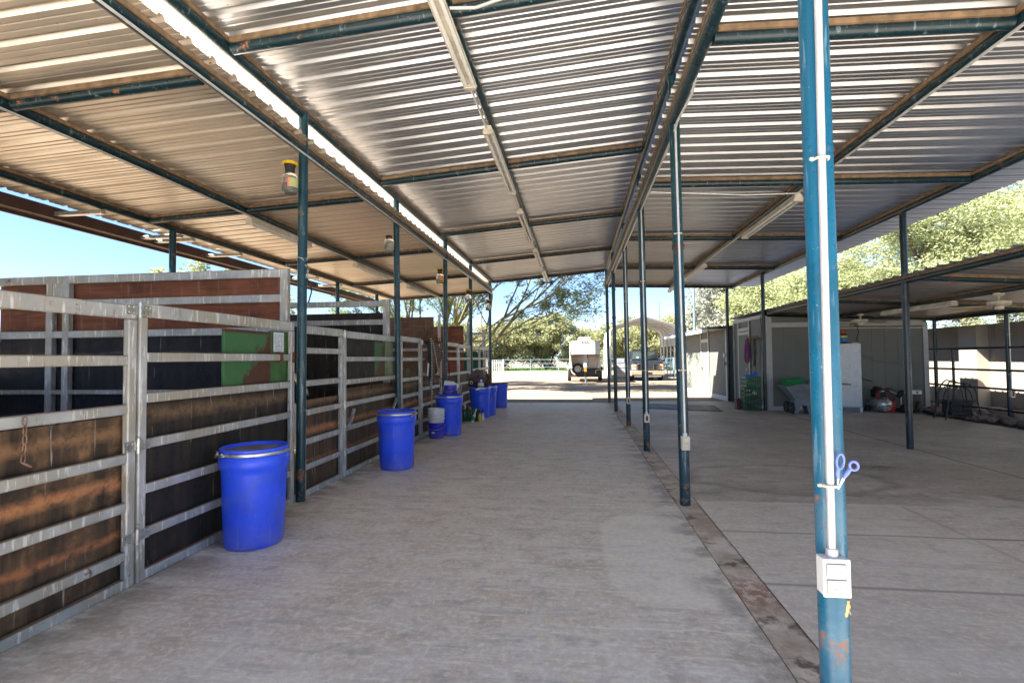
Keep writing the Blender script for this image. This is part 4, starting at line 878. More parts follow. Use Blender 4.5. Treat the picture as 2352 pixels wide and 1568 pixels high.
# crates by the corner post
GC_ = "green crates stacked by the shed corner"
DG2 = plain("crate_green", (.018,.13,.05), .5, 0, .25); DG3 = plain("shabby_green", (.022,.075,.03), .6, 0, .4)
crate("top green crate of the stack by the shed corner, blue gloves in it", 4.46, 14.05, .60, .36, .40, .27, DG2, .05, GC_)
cr2 = crate("middle green crate of the stack by the shed corner, white letters on it", 4.45, 14.05, .30, .40, .42, .29, DG3, -.04, GC_)
MB().tube([(-.02+.012*i, -.2185, .15+.035*math.sin(i*1.9)) for i in range(10)], .005, 4).build("lettering", WHITE, cr2)
crate("bottom green crate of the stack by the shed corner", 4.44, 14.06, .0, .42, .44, .29, DG3, .02, GC_)
GLV = plain("blue_rubber", (.03,.13,.60), .5); m = MB()
m.lathe([(0,0),(.08,.0),(.09,.03),(.05,.06),(.04,.09)], 14, (0,0,0))
for k in range(4): m.tube([(-.035+.024*k,0,.085),(-.045+.03*k,.0,.13+.02*(k in (1,2))),(-.04+.03*k,.01,.16+.02*(k in (1,2)))], [.013,.012,.007], 8)
o = m.build("rubber_glove", GLV, None, loc=(4.52,13.98,.84), rot=(.1,.25,.1)); tag(o, "blue rubber glove standing up out of the top green crate", "glove")
blob("plastic_bag", "blue plastic bag bunched in the top green crate", "bag", (4.40,14.02,.85), (.14,.15,.06), GLV, 6)
tag(MB().box(-.07,.07,-.10,.10,0,.28).box(-.05,.05,-.104,-.10,.05,.2).build("red_box", plain("maroon_box", (.12,.02,.03), .6), None, bevel=.01, loc=(4.20,14.25,0)), "small maroon box on the floor left of the green crates", "box")
# garden cart
ct = thing("garden_cart", "grey plastic yard cart before the shed wall", "cart", (5.36, 13.30, 0))
m = MB(); P0 = [(-.17,-.16,.33),(.34,-.16,.33),(.34,.18,.33),(-.17,.18,.33)]; P1 = [(-.43,-.25,.66),(.56,-.25,.76),(.56,.28,.76),(-.43,.28,.66)]
m.add(P0 + P1, [(3,2,1,0),(0,1,5,4),(1,2,6,5),(2,3,7,6),(3,0,4,7)]); P2 = [(x*.96,y*.94,z) for x,y,z in P1]; P3 = [(x*.95,y*.93,z+.02) for x,y,z in P0]
m.add(P2 + P3, [(0,1,5,4),(1,2,6,5),(2,3,7,6),(3,0,4,7),(4,5,6,7)]); m.add(P1 + P2, [(0,1,5,4),(1,2,6,5),(2,3,7,6),(3,0,4,7)]); m.build("tray", GREYP, ct, smooth=False)
m = MB(); m.tube([(p[0]*1.0,p[1]*1.0,p[2]) for p in P1], .018, 8, closed=True); m.build("rim", GREYP, ct)
MB().box(-.16,.52,-.235,-.20,.52,.545).build("ridge", GREYP, ct, bevel=.006)
m = MB(); m.prism([(-.21,0),(-.12,0),(-.07,.20),(.07,.20),(.12,.0),(.21,.0),(.19,.33),(-.19,.33)], -.17, .10, 'y'); o = m.build("stand", GREYP, ct, bevel=.006, smooth=False)
for y in (-.22, .22): 
    w = MB().lathe([(.0,-.025),(.125,-.03),(.14,-.015),(.14,.015),(.125,.03),(0,.025)], 24, ax='x').build("wheel", BLACK, ct); w.location = (-.26, y*.7, .14)
MB().cyl((-.30,-.15,.14),(-.1,-.15,.14),.012).build("axle", STEEL, ct)
MB().tube([(.2,-.24,.70),(.7,-.24,.72),(1.05,-.2,.70),(1.05,.2,.70),(.7,.24,.72),(.2,.24,.70)], .014, 8).build("pull_bar", GREYP, ct)
gt = thing("green_tub", "green plastic tub sitting in the grey cart", "tub", (5.18,13.33,.60), 0); m = MB()
a = [(-.13,-.14,0),(.13,-.14,0),(.13,.14,0),(-.13,.14,0)]; b_ = [(-.20,-.19,.20),(.24,-.19,.24),(.24,.19,.24),(-.20,.19,.20)]
m.add(a+b_, [(3,2,1,0),(0,1,5,4),(1,2,6,5),(2,3,7,6),(3,0,4,7)]); b2 = [(x*.93,y*.93,z) for x,y,z in b_]; a2 = [(x*.93,y*.93,z+.015) for x,y,z in a]; m.add(b2+a2, [(0,1,5,4),(1,2,6,5),(2,3,7,6),(3,0,4,7),(4,5,6,7)]); m.add(b_+b2, [(0,1,5,4),(1,2,6,5),(2,3,7,6),(3,0,4,7)]); m.build("shell", GREEN, gt, smooth=False)
MB().tube([*b_], .012, 8, closed=True).build("rim", GREEN, gt)
# freezer and clutter
fz = thing("freezer", "white upright freezer against the grey shed front", "freezer", (6.55, 13.64, 0)); W_ = .36
MB().box(-W_,W_,-.0,.36,.05,1.68).build("cabinet", WHITE, fz, bevel=.012); MB().box(-W_,W_,-.055,-.006,.12,1.682).build("door", plain("white_enamel", (.60,.64,.68), .3, 0, .05), fz, bevel=.014)
MB().box(-W_+.01,W_-.06,-.04,-.002,.0,.11).build("kick_plate", GREYP, fz, bevel=.004); MB().box(W_-.055,W_,-.05,.0,.0,.11).build("foot", WHITE, fz, bevel=.004)
MB().bar((-W_+.05,-.075,.8),(-W_+.05,-.075,1.2),.025,.025).build("handle", STEEL, fz, bevel=.004)
jg = thing("spray_can", "black jug with red cap and blue label on top of the freezer", "jug", (6.55,13.66,1.69)); MB().lathe([(0,0),(.075,0),(.085,.012),(.085,.20),(.06,.24),(.035,.25)], 20).build("body", BLACK, jg); MB().lathe([(.060,.235),(.064,.25),(.058,.33),(.03,.345),(0,.345)], 20).build("cap", RED, jg)
_m = Mt("blue_yellow_label", (.03,.2,.5), .5); _zz = _m.xyz(_m.node("TexCoord").outputs["Object"]); _m.col(_m.mix(_m.math('GREATER_THAN', _zz[2], .14), (.02,.16,.42), (.62,.5,.05)))
MB().lathe([(.0865,.04),(.0865,.19)], 20).build("label_band", _m.m, jg, fix=False)
tag(MB().box(-.06,.06,-.05,.05,0,.02).build("tray", WHITE, None, bevel=.004, loc=(6.80,13.66,1.684)), "small white dish at the freezer's right top corner", "dish")
sw = thing("wall_outlet", "grey outlet box with plugs on the shed wall above the freezer", "outlet", (7.02, 13.985, 1.50)); MB().box(-.09,.09,-.05,.0,0,.15).build("box", GREYP, sw, bevel=.006); MB().tube([(0,-.03,.15),(-.02,-.04,.35),(.03,-.04,.45),(0,-.03,.6)], .009, 6).build("cable", BLACK, sw); MB().box(-.05,.03,-.06,-.01,.62,.80).build("upper_box", BLACK, sw, bevel=.006); MB().box(-.13,-.08,-.03,.0,.63,.78).build("cover", WHITE, sw, bevel=.004)
rope("extension_cord", "grey cord drooping along the shed wall right of the freezer", [(7.0,13.98,1.50),(7.3,13.985,1.32),(7.7,13.985,1.20),(8.2,13.985,1.18),(8.56,13.985,1.2)], .009, GREYP, "cord")
tag(MB().tube([(6.3,13.97,2.08),(7.5,13.97,2.075),(8.6,13.97,2.06)], .013, 8).build("wall_conduit", WHITE_OLD), "white conduit along the top of the shed front", "conduit")
cp = thing("air_compressor", "silver tank air compressor with a red hose coiled on it", "compressor", (7.30,13.62,0))
MB().lathe([(0,-.33),(.08,-.32),(.15,-.27),(.165,-.22),(.165,.22),(.15,.27),(0,.32)], 28, (0,0,.20), ax='y').build("tank", plain("silver_tank", (.42,.44,.46), .3, .6), cp)
MB().box(-.12,.10,-.1,.15,.37,.55).box(-.08,.04,-.06,.10,.55,.62).build("motor", BLACK, cp, bevel=.02); MB().box(-.03,.06,-.112,-.101,.50,.54).build("plate", WHITE, cp)
m = MB()
for q in range(6): m.tube([(.02+(.17-.006*q)*math.cos(a), -.14-.012*q, .42+.02*q*.3+(.14-.006*q)*math.sin(a)+.01*math.sin(3*a+q)) for a in [2*math.pi*i/20 for i in range(20)]], .013, 6, closed=True)
m.tube([(-.13,-.2,.36),(-.08,-.2,.24),(.02,-.2,.20),(.12,-.2,.24),(.17,-.2,.36)], .013, 6); m.build("hose", plain("red_hose", (.20,.035,.025), .55), cp)
for x in (-.16,.14): MB().lathe([(.0,-.02),(.07,-.02),(.07,.02),(0,.02)], 16, (x,.2,.07), ax='y').build("wheel", BLACK, cp)
MB().tube([(-.1,.1,.55),(.25,-.05,.58),(.30,-.05,.52)], .012, 6).build("handle", BLACK, cp)
gcn = thing("gas_can", "red plastic gas can right of the air compressor", "gas can", (7.52,13.62,0)); MB().box(-.11,.11,-.08,.08,0,.26).build("body", RED, gcn, bevel=.03); MB().tube([(-.06,0,.25),(-.05,0,.33),(.04,0,.33),(.06,0,.25)], .014, 8).build("handle", RED, gcn); MB().cyl((.08,0,.24),(.13,0,.34),.018).build("spout", BLACK, gcn)
tm = thing("string_trimmer", "string trimmer leaning at the shed wall, pale shaft and black head", "trimmer", (7.75,13.75,0)); MB().cyl((-.33,.1,.62),(.10,.0,.40),.013).build("shaft", STEEL, tm); MB().tube([(.06,0,.36),(.12,0,.46),(.17,0,.52)], [.05,.06,.03], 8).build("head", BLACK, tm); MB().cyl((.10,-.02,.05),(.11,-.02,.36),.016).build("stem", WHITE, tm); MB().lathe([(0,0),(.12,.0),(.10,.06),(.03,.10),(0,.1)], 14, (.06,-.03,0)).build("guard", BLACK, tm)
st = thing("shop_bin", "dark bin with a white lid band beside the trimmer", "bin", (8.10,13.70,0)); MB().lathe([(0,0),(.15,0),(.17,.42),(.172,.45)], 24).build("body", plain("brown_bin", (.07,.055,.05), .6), st); MB().lathe([(.178,.44),(.18,.52),(.15,.535),(0,.535)], 24).build("lid", WHITE, st); MB().lathe([(0,-.186),(.022,-.186),(.022,-.178)], 12, (0,0,.48), ax='y').build("mark", BLACK, st)
blob("tool_bag", "black canvas bag slumped on the floor by the trimmer", "bag", (7.85,13.5,.09), (.16,.13,.11), BLACK, 9)
tag(MB().bar((7.98,13.40,.02),(8.07,13.45,.27),.04,.05).bar((8.06,13.43,.20),(8.11,13.43,.26),.03,.03).build("hand_tool", BLACK, None, bevel=.004), "small black tool standing against the shop bin", "tool")
rope("garden_hose", "thin green hose dropping from the shed wall behind the compressor", [(6.95,13.97,.92),(7.1,13.9,.80),(7.25,13.8,.74)], .012, DGREEN, "hose")
# ------------------------------------------------------------------ railing, rocks, rack, brown barn
rl = thing("pipe_railing", "dark backlit pipe railing with four rails at the edge of the river rocks", "railing", (8.8,0,0))
for z in (1.525, 1.045, .655, .215): MB().cyl((0, 1.5, z), (0, 14.9, z), .024, n=12).build("rail", TEAL_BACKLIT, rl)
for y in (4.0, 7.6, 9.6, 13.4): MB().cyl((0.03, y, 0), (.03, y, 1.53), .028, n=12).build("post", TEAL_BACKLIT, rl)
MB().cyl((0,14.9,-.02),(0,14.9,1.6),.03,n=12).build("post", TEAL, rl)
def mk_rock():
    m = Mt("river_rock", (.3,.22,.18), .8); oi = m.node("ObjectInfo").outputs["Random"]; n = m.noise(7, 5)
    k = m.mix(oi, (.16,.125,.11), (.37,.27,.205)); k = m.mix(m.map(n, .35, .7), m.mix(.45, k, (.06,.05,.045)), k); m.col(k); m.bump(n, .3, .01); return m.m
ROCK = mk_rock(); r = random.Random(11); protos = []
for q in range(5):
    bm = bmesh.new(); bmesh.ops.create_icosphere(bm, subdivisions=3, radius=1)
    ph = [r.uniform(0,6) for _ in range(6)]
    for v in bm.verts:
        p = v.co.copy(); n = 1 + .12*math.sin(p.x*2.3+ph[0])*math.cos(p.y*2.7+ph[1]) + .07*math.sin(p.z*4+ph[2]+p.x*3); v.co = Vector((p.x*n, p.y*n*.8, p.z*n*.62))
    me = bpy.data.meshes.new("river_rock"); bm.to_mesh(me); bm.free(); me.materials.append(ROCK)
    for f_ in me.polygons: f_.use_smooth = True
    protos.append(me)
n = 0; placed = []
tries = 0
while n < 185 and tries < 6000:
    tries += 1
    y = r.uniform(9.0, 15.0); x0 = 8.18 if y < 10.9 else (8.28 if y < 11.4 else 8.18); x = x0 + abs(r.gauss(0, .55)) + .05; s = r.uniform(.07, .15)
    if x > 10.2: continue
    if any((x-a)**2 + (y-b)**2 < ((s+c)*.62)**2 for a, b, c in placed): continue
    placed.append((x, y, s)); o = bpy.data.objects.new("river_rock", protos[n % 5]); COL.objects.link(o)
    o.location = (x, y, s*.42 + r.uniform(-.01,.03)); o.scale = (s, s, s); o.rotation_euler = (r.uniform(-.3,.3), r.uniform(-.3,.3), r.uniform(0,6.28))
    tag(o, "rounded brown river rock in the bed along the pipe railing", "rock", "river rocks along the pipe railing"); n += 1
tag(MB().box(8.1,8.24,1.5,10.7,-.08,.02).build("edging", BLACK, None, smooth=False), "dark edging strip between the side floor and the rocks", "edging")
tag(MB().bar((8.03,12.7,.035),(8.33,14.0,.035),.06,.07).build("timber_edge", BLACK, None), "black timber edging beside the saddle rack", "edging")
RKM = plain("rack_green", (.018,.035,.03), .45, .2)
sr = thing("saddle_rack", "dark green tubular saddle rack with a black crate in its base", "saddle rack", (8.0,12.12,0)); m = MB()
def spl(pts, k=6):
    P = [Vector(p) for p in pts]; out = []
    for i in range(len(P)-1):
        p0 = P[max(i-1,0)]; p1 = P[i]; p2 = P[i+1]; p3 = P[min(i+2,len(P)-1)]
        for q in range(k):
            t = q/k; out.append(.5*((2*p1)+(p2-p0)*t+(2*p0-5*p1+4*p2-p3)*t*t+(3*p1-p0-3*p2+p3)*t**3))
    return out + [P[-1]]
for sy, dx in ((-.16, .0), (.16, -.02)):
    MB().tube(spl([(-.31+dx,sy,0),(-.25+dx,sy,.28),(-.21+dx,sy*.8,.6),(-.19+dx,sy*.5,.74),(-.10+dx,sy*.4,.835),(.02+dx,sy*.4,.79),(.18,sy*.4,.76),(.26,sy*.5,.72),(.30,sy*.9,.62),(.34,sy,.28),(.40,sy,0)]), .0135, 8).build("frame", RKM, sr)
    MB().tube(spl([(-.14,sy*.8,.36),(-.13,sy*.8,.52),(-.06,sy*.7,.66),(.05,sy*.7,.69),(.17,sy*.7,.66),(.23,sy*.8,.52),(.25,sy*.8,.36)]), .011, 8).build("hoop", RKM, sr)
MB().tube([(-.20,0,.70),(.0,0,.715),(.27,0,.69)], .011, 8).build("top_bar", RKM, sr)
for z, a in ((.10, .30), (.40, .24)):
    MB().tube([(-a,-.16,z),(a+.06,-.16,z),(a+.06,.16,z),(-a,.16,z)], .010, 6, closed=True).build("brace", RKM, sr)
crate("black plastic crate inside the saddle rack", 8.03,12.12,.12,.40,.28,.26,BLACK)
# brown barn beyond the railing
BROWN = plain("taupe_siding", (.27,.235,.20), .8, 0, .08, 2)
bb = thing("taupe_barn", "taupe metal-roofed barn wall beyond the pipe railing, sun patches on it", "barn", (11.0, 8.0, 0))
m = MB(); m.box(.012, 4.0, 0, 10.15, -.03, 2.20); boards(m, 'y', .012, .0, 10.15, .0, 2.18, .14, .006, .008); m.build("wall", BROWN, bb, smooth=False)
m = MB(); m.box(-.30, .0, 7.35, 8.0, -.03, 2.17); m.build("bay", plain("smooth_taupe", (.34,.30,.255), .8, 0, .05), bb, smooth=False)
sheet("roof", [(-.95,2.20),(1.6,2.42),(4.2,2.66)], -.2, 10.3, SHEET, bb, .08, .018)
# ------------------------------------------------------------------ horse trailer
TW = plain("trailer_white", (.52,.515,.505), .35, 0, .06, 4); TCREAM = plain("trailer_cream", (.62,.56,.48), .5, 0, .12, 3); BLKP = plain("black_paint", (.02,.018,.017), .4, 0, .4); TYRE = plain("tyre_rubber", (.02,.02,.02), .8, 0, .4)
tr = thing("horse_trailer", "white gooseneck horse trailer parked on the sand, spare wheel on its nose", "trailer", (.44, 29.7, -.03))
def shell(prof_w, y0, y1, z0, z1, rc=.18):
    w = prof_w/2; P = [(-w,z0),(w,z0),(w,z1-rc)] + [(w-rc+rc*math.cos(a), z1-rc+rc*.75*math.sin(a)) for a in (.35,.8,1.2)] + [(0,z1+.03)] + [(-(w-rc+rc*math.cos(a)), z1-rc+rc*.75*math.sin(a)) for a in (1.2,.8,.35)] + [(-w,z1-rc)]
    return MB().prism(P, y0, y1, 'y')
shell(1.80, 1.35, 6.2, .62, 2.40).build("body", TW, tr, bevel=.02)
m = MB(); vs = []
w = .90
P = [(-w,1.60),(w,1.60),(w,2.20),(w-.10,2.36),(0,2.43),(-w+.10,2.36),(-w,2.20)]
for y, s, dz in ((-.62,.62,.02),(-.35,.93,.0),(1.36,1.0,0)): vs += [(x*s, y, z+dz) for x, z in P]
fs = [(l*7+i, l*7+(i+1)%7, (l+1)*7+(i+1)%7, (l+1)*7+i) for l in (0,1) for i in range(7)] + [tuple(range(7)), tuple(range(14,21))]
m.add(vs, fs).build("nose", TW, tr)
m = MB(); m.prism([(-.74,.80),(-.86,1.58),(.86,1.58),(.74,.80)], 1.18, 1.36, 'y'); m.build("recess_panel", TCREAM, tr, smooth=False)
for s in (-1,1):
    MB().prism([(s*.90,.80),(s*.90,1.60),(s*.84,1.60),(s*.74,.80)], .55, 1.40, 'y').build("side_fin", TW, tr, smooth=False)
    m = MB().tube([(s*.98,1.9,.74),(s*.98,2.0,.80),(s*.98,3.6,.80),(s*.98,3.8,.72)], .10, 8); m.build("fender", BLKP if s > 0 else TW, tr)
    for y in (2.35, 3.25):
        wv = MB().lathe([(.20,-.10),(.34,-.10),(.37,-.06),(.37,.06),(.34,.10),(.20,.10)], 28, ax='x').build("wheel", TYRE, tr); wv.location = (s*.94, y, .36)
        MB().lathe([(0,-.075),(.12,-.07),(.2,-.09),(.2,.09),(.12,.07),(0,.075)], 20, ax='x').build("rim", STEEL, wv)
MB().box(-.96,.96,1.02,1.34,.33,.78).build("skirt", BLKP, tr, bevel=.02); MB().box(-.86,.86,.98,1.06,.27,.33).build("front_frame", RUST, tr, bevel=.008)
sp = MB().lathe([(.19,-.10),(.31,-.11),(.345,-.05),(.345,.05),(.31,.10),(.19,.10)], 32, ax='y').build("spare_wheel", TYRE, tr); sp.location = (-.42, .93, .76)
MB().lathe([(0,-.06),(.05,-.07),(.06,-.05),(.17,-.06),(.20,-.10),(.20,.06)], 28, ax='y').build("rim", STEEL, sp)
m = MB()
for k in range(8): a = k*math.pi/4; m.lathe([(0,-.064),(.025,-.064),(.025,-.055)], 8, (.115*math.cos(a),0,.115*math.sin(a)), ax='y')
m.build("rim_hole", BLKP, sp)
MB().tube([(-.42+.37*math.cos(a), .80, .76+.37*math.sin(a)) for a in [2.7+.12*i for i in range(14)]], .045, 8).build("spare_fender", TW, tr)
gk = MB().box(-.09,.09,-.42,-.24,.84,1.62).build("gooseneck_post", TW, tr, bevel=.015); MB().box(-.075,.075,-.40,-.26,.62,.84).build("coupler", plain("amber_paint", (.62,.30,.03), .5), tr, bevel=.01)
MB().cyl((.02,-.30,.0),(.02,-.30,.34),.05).build("jack", TW, tr); MB().cyl((.02,-.30,.34),(.02,-.30,.62),.06).build("jack_sleeve", BLKP, tr)
MB().tube([(.13,-.36,1.62),(.15,-.38,1.4),(.22,-.34,1.25),(.14,-.36,1.1),(.18,-.34,.95)], .014, 6).build("cable", BLKP, tr)
MB().tube([(.62,1.0,.50),(.62,.92,.66),(.72,.92,.70),(.9,.92,.72),(.93,.95,.66)], .022, 8).build("crank_handle", TW, tr)
m = MB().box(-.38,.38,1.9,2.9,2.42,2.66); m.build("roof_unit", plain("grey_cowl", (.55,.56,.57), .5), tr, bevel=.05)
RLT = plain("red_lens", (.70,.06,.03), .3)
for x in (-.16,0,.14): MB().lathe([(0,-.03),(.045,-.02),(.045,0)], 12, (x,-.62 if abs(x) < .7 else -.3,2.29), ax='y').build("marker_light", RLT, tr)
for i in range(16):
    x = -.80 + i*1.6/15
    if abs(x) < .12: continue
    MB().lathe([(0,-.012),(.035,-.012),(.035,0)], 4, (x, .54 if abs(x) > .74 else 1.17, 1.47), ax='y').build("reflector", RLT, tr)
for y in (1.9, 3.0, 4.1):
    m = MB()
    for k in range(4): m.box(.90,.915,y,y+.8,1.75+.13*k,1.84+.13*k)
    m.build("side_slats", GREYP, tr, smooth=False)
# ------------------------------------------------------------------ pickup truck
NAVY = Mt("navy_paint", (.012,.014,.020), .3); NAVY.b.inputs["Coat Weight"].default_value = .15; NAVY = NAVY.m
TAN = plain("tan_paint", (.30,.245,.17), .3, 0, .05); CHROME = Mt("chrome", (.75,.75,.76), .12, 1.0).m
GLASS = Mt("windscreen_glass", (.025,.035,.03), .05); GLASS.b.inputs["Specular IOR Level"].default_value = .8; GLASS = GLASS.m; LENS = plain("lamp_lens", (.40,.40,.39), .15); AMB = plain("amber_lens", (.85,.22,.05), .25)
tk = thing("pickup_truck", "dark blue and tan pickup truck facing the camera, parked before the carport", "pickup truck", (4.20, 31.75, -.05))
def loft(mb, secs):
    n = len(secs[0][1]); vs = [(x, y, z) for y, P in secs for x, z in P]
    fs = [(l*n+i, l*n+(i+1)%n, (l+1)*n+(i+1)%n, (l+1)*n+i) for l in range(len(secs)-1) for i in range(n)] + [tuple(range(n)), tuple(range((len(secs)-1)*n, len(secs)*n))]
    return mb.add(vs, fs)
def sec(w, z0, z1, r=.08): return [(-w,z0),(w,z0),(w,z1-r),(w-r*.5,z1-r*.2),(w-r*1.5,z1),(-w+r*1.5,z1),(-w+r*.5,z1-r*.2),(-w,z1-r)]
m = MB(); loft(m, [(.10, sec(.90,.62,1.10,.1)),(.22, sec(.95,.60,1.18,.1)),(1.25, sec(.97,.60,1.25,.1)),(1.35, sec(.97,.60,1.24,.06)),(3.1, sec(.97,.60,1.24,.06)),(5.6, sec(.97,.60,1.24,.05))]); bd = m.build("body", NAVY, tk)
m = MB(); loft(m, [(.06, sec(.94,.32,.64,.06)),(.25, sec(.985,.32,.64,.05)),(5.6, sec(.985,.36,.64,.05))]); m.build("lower_body", TAN, tk)
m = MB(); vs = []
for y, w, z in ((1.20,.90,1.22),(1.95,.76,1.84),(3.0,.76,1.86),(3.35,.88,1.24)): vs += [(-w,y,z),(w,y,z)]
m.add(vs, [(0,1,3,2),(2,3,5,4),(4,5,7,6),(0,2,4,6),(1,7,5,3),(0,6,7,1)]); m.build("cab", NAVY, tk, bevel=.05)
m = MB(); m.add([(-.80,1.235,1.27),(.80,1.235,1.27),(.68,1.80,1.755),(-.68,1.80,1.755)], [(0,1,2,3)]); ws = m.build("windscreen", GLASS, tk, fix=False); ws.location = (0,-.02,.025)
s_ = ws.modifiers.new("solid", 'SOLIDIFY'); s_.thickness = .01
for s in (-1,1):
    m = MB(); m.add([(s*.885,1.45,1.30),(s*.885,2.9,1.30),(s*.795,2.75,1.74),(s*.795,1.95,1.74)], [(0,1,2,3)]); o = m.build("side_window", GLASS, tk, fix=False); o.location = (s*.025,0,.0); o.modifiers.new("solid", 'SOLIDIFY').thickness = .01
    mi = MB().box(s*1.02-.02 if s>0 else -1.26, 1.26 if s>0 else -1.0, 1.30,1.36,1.16,1.24).build("mirror_arm", BLKP, tk); MB().box(s*1.17-.10,s*1.17+.10,1.24,1.34,1.12,1.36).build("mirror", BLKP if s<0 else CHROME, tk, bevel=.03)
    MB().box(s*1.10-.03,s*1.10+.03,1.225,1.245,1.06,1.11).build("marker_light", AMB, tk)
    hl = MB().box(s*.79-.14,s*.79+.14,.045,.16,.66,1.00).build("headlight", LENS, tk, bevel=.03); MB().box(s*.79-.115,s*.79+.115,.035,.05,.82,.93).build("turn_lens", AMB, hl, bevel=.01)
    MB().box(s*.60-.13,s*.60+.13,-.005,.08,.43,.52).build("fog_lamp", BLKP, tk, bevel=.02)
    for y in (.95, 4.55):
        wv = MB().lathe([(.22,-.13),(.36,-.13),(.39,-.08),(.39,.08),(.36,.13),(.22,.13)], 28, ax='x').build("wheel", TYRE, tk); wv.location = (s*.86, y, .39)
        MB().lathe([(0,-.10),(.1,-.11),(.22,-.12),(.22,.12),(.1,.11),(0,.10)], 20, ax='x').build("rim", STEEL, wv)
gr = MB().prism([(-.56,.64),(.56,.64),(.60,1.06),(-.60,1.06)], .0, .12, 'y').build("grille", BLKP, tk, smooth=False)
m = MB(); m.bar((-.58,-.01,1.055),(.58,-.01,1.055),.05,.09); m.bar((-.55,-.01,.655),(.55,-.01,.655),.05,.05)
for s in (-1,1): m.bar((s*.60,-.01,.64),(s*.62,-.01,1.08),.09,.05); m.bar((s*.34,-.012,.66),(s*.36,-.012,1.04),.06,.04)
for z in (.78,.92): m.bar((-.33,-.014,z),(.33,-.014,z),.05,.09)
m.build("grille_bars", CHROME, gr, bevel=.01)
m = MB().lathe([(0,-.05),(.08,-.045),(.105,-.03),(.105,-.015)], 20, (0,0,.86), ax='y'); o = m.build("badge", plain("blue_badge", (.02,.035,.10), .3), gr); o.scale = (1.2,1,.55); o.location = (0,0,.387)
MB().prism([(-.98,.36),(.98,.36),(1.0,.60),(-1.0,.60)], -.06, .10, 'y').build("bumper", TAN, tk, bevel=.03); MB().box(-.24,.24,-.075,-.055,.42,.53).build("plate_recess", BLKP, tk); MB().box(-.80,.80,-.03,.1,.24,.345).build("valance", GREYP, tk, bevel=.02)
# ------------------------------------------------------------------ carport and things by it
CPW = plain("carport_white", (.76,.76,.76), .5, .0, .1); 
cpt = thing("metal_carport", "white arched metal carport with ribbed panels over the parking place", "carport", (4.55, 36.0, -.03))
def arc(s):
    return [(s*-2.30,0,3.0),(s*-2.26,0,3.28),(s*-2.08,0,3.52),(s*-1.8,0,3.68),(0,0,4.22),(s*1.8,0,3.68),(s*2.08,0,3.52),(s*2.26,0,3.28),(s*2.30,0,3.0)]
for y in (0, 1.5, 3.0, 4.5, 6.0, 7.5):
    MB().tube([(-2.26,y,0)] + [(x*.985,y,z-.06) for x,_,z in arc(1)] + [(2.26,y,0)], .045, 8).build("hoop", CPW, cpt)
m = MB(); A = [(x,z) for x,_,z in arc(1)]; A = [(2.31,2.45)][::-1] and [(-2.31,2.2)] + A + [(2.31,2.2)]
B = []
for (xa,za),(xb,zb) in zip(A[:-1],A[1:]):
    n_ = max(2, int(math.hypot(xb-xa,zb-za)/.10))
    for k in range(n_): t_ = k/n_; off = .02 if (len(B)%2) else 0; B.append((xa+(xb-xa)*t_*1.0, za+(zb-za)*t_+off))
B.append(A[-1]); vs = [(x,y,z) for y in (-.15,7.65) for x,z in B]; nb = len(B)
o = m.add(vs, [(i,i+1,nb+i+1,nb+i) for i in range(nb-1)]).build("roof", CPW, cpt, smooth=False, fix=False); o.modifiers.new("solid",'SOLIDIFY').thickness = .015
m = MB()
for k in range(14): m.box(-2.34,-2.315, -.1, 7.6, .15+.155*k, .29+.155*k)
m.build("side_panel", CPW, cpt, smooth=False)
cab = thing("tool_cabinet", "grey metal drawer cabinet left of the pickup truck", "cabinet", (2.95, 34.4, -.03)); MB().box(-.42,.42,0,.6,.08,1.35).build("body", GREYP, cab, bevel=.02)
for k in range(4): MB().box(-.38,.38,-.02,-.002,.14+.30*k,.40+.30*k).build("drawer", plain("cabinet_grey", (.30,.31,.34), .5) if k == 0 else bpy.data.materials["cabinet_grey"], cab, bevel=.008)
bk_ = thing("blue_gate_panel", "blue tubular frame leaning behind the truck's mirror", "gate panel", (5.75, 34.2, -.03), .3)
for x in (0,.45): MB().cyl((x,0,0),(x,.1,1.35),.03,n=8).build("stile", plain("sky_blue_pipe", (.05,.22,.36), .5) if x == 0 else bpy.data.materials["sky_blue_pipe"], bk_)
for z in (.2,.55,.9,1.3): MB().cyl((0,z*.08,z),(.45,z*.08,z),.025,n=8).build("rail", bpy.data.materials["sky_blue_pipe"], bk_)
PB = plain("pale_blue_pipe", (.13,.20,.24), .5, 0, .15)
# ------------------------------------------------------------------ pipe fence and poles
pf = thing("pipe_fence", "pale blue pipe fence across the far side of the sandy yard", "fence", (0, 55.5, 0))
for z in (1.22,.78,.40): MB().cyl((-26,0,z),(40,0,z),.035,n=8).build("rail", PB, pf)
for i in range(23):
    x = -26 + i*3.0; MB().cyl((x,.0,-.1),(x,0,1.3),.055,n=8).build("post", PB if i % 3 else CPW, pf)
pk = thing("picket_fence", "weathered white picket fence behind the left of the yard", "fence", (0, 56.6, 0))
m = MB(); r = random.Random(2)
for i in range(64): x = -24.0 + i*.25; m.box(x, x+.15, 0, .03, -.05, 1.15 + r.uniform(-.05,.05))
m.build("pickets", plain("weathered_pickets", (.36,.34,.31), .8, 0, .25), pk, smooth=False)
for z in (.3,.9): MB().box(-24.0,-8.0,.035,.08,z,z+.09).build("rail", CPW, pk)
for i, (x, y, h, mt) in enumerate(((9.0,41,9.5,PB),(9.6,62,8.0,PB),(-8.6,46,5.6,plain("brown_pole", (.16,.10,.06), .8)))):
    t = thing("utility_pole", ["pale blue pole rising behind the farther grey shed", "pale blue pole behind the carport", "thin brown pole seen past the farthest stall post"][i], "pole", (x, y, -.05))
    MB().cyl((0,0,0),(0,0,h),.10 if i < 2 else .06,.07 if i < 2 else .05,n=10).build("shaft", mt, t); MB().lathe([(.0,h+.06),(.06,h+.04),(.085,h)], 10).build("cap", mt, t)
WIRE = plain("wire_grey", (.22,.24,.27), .6)
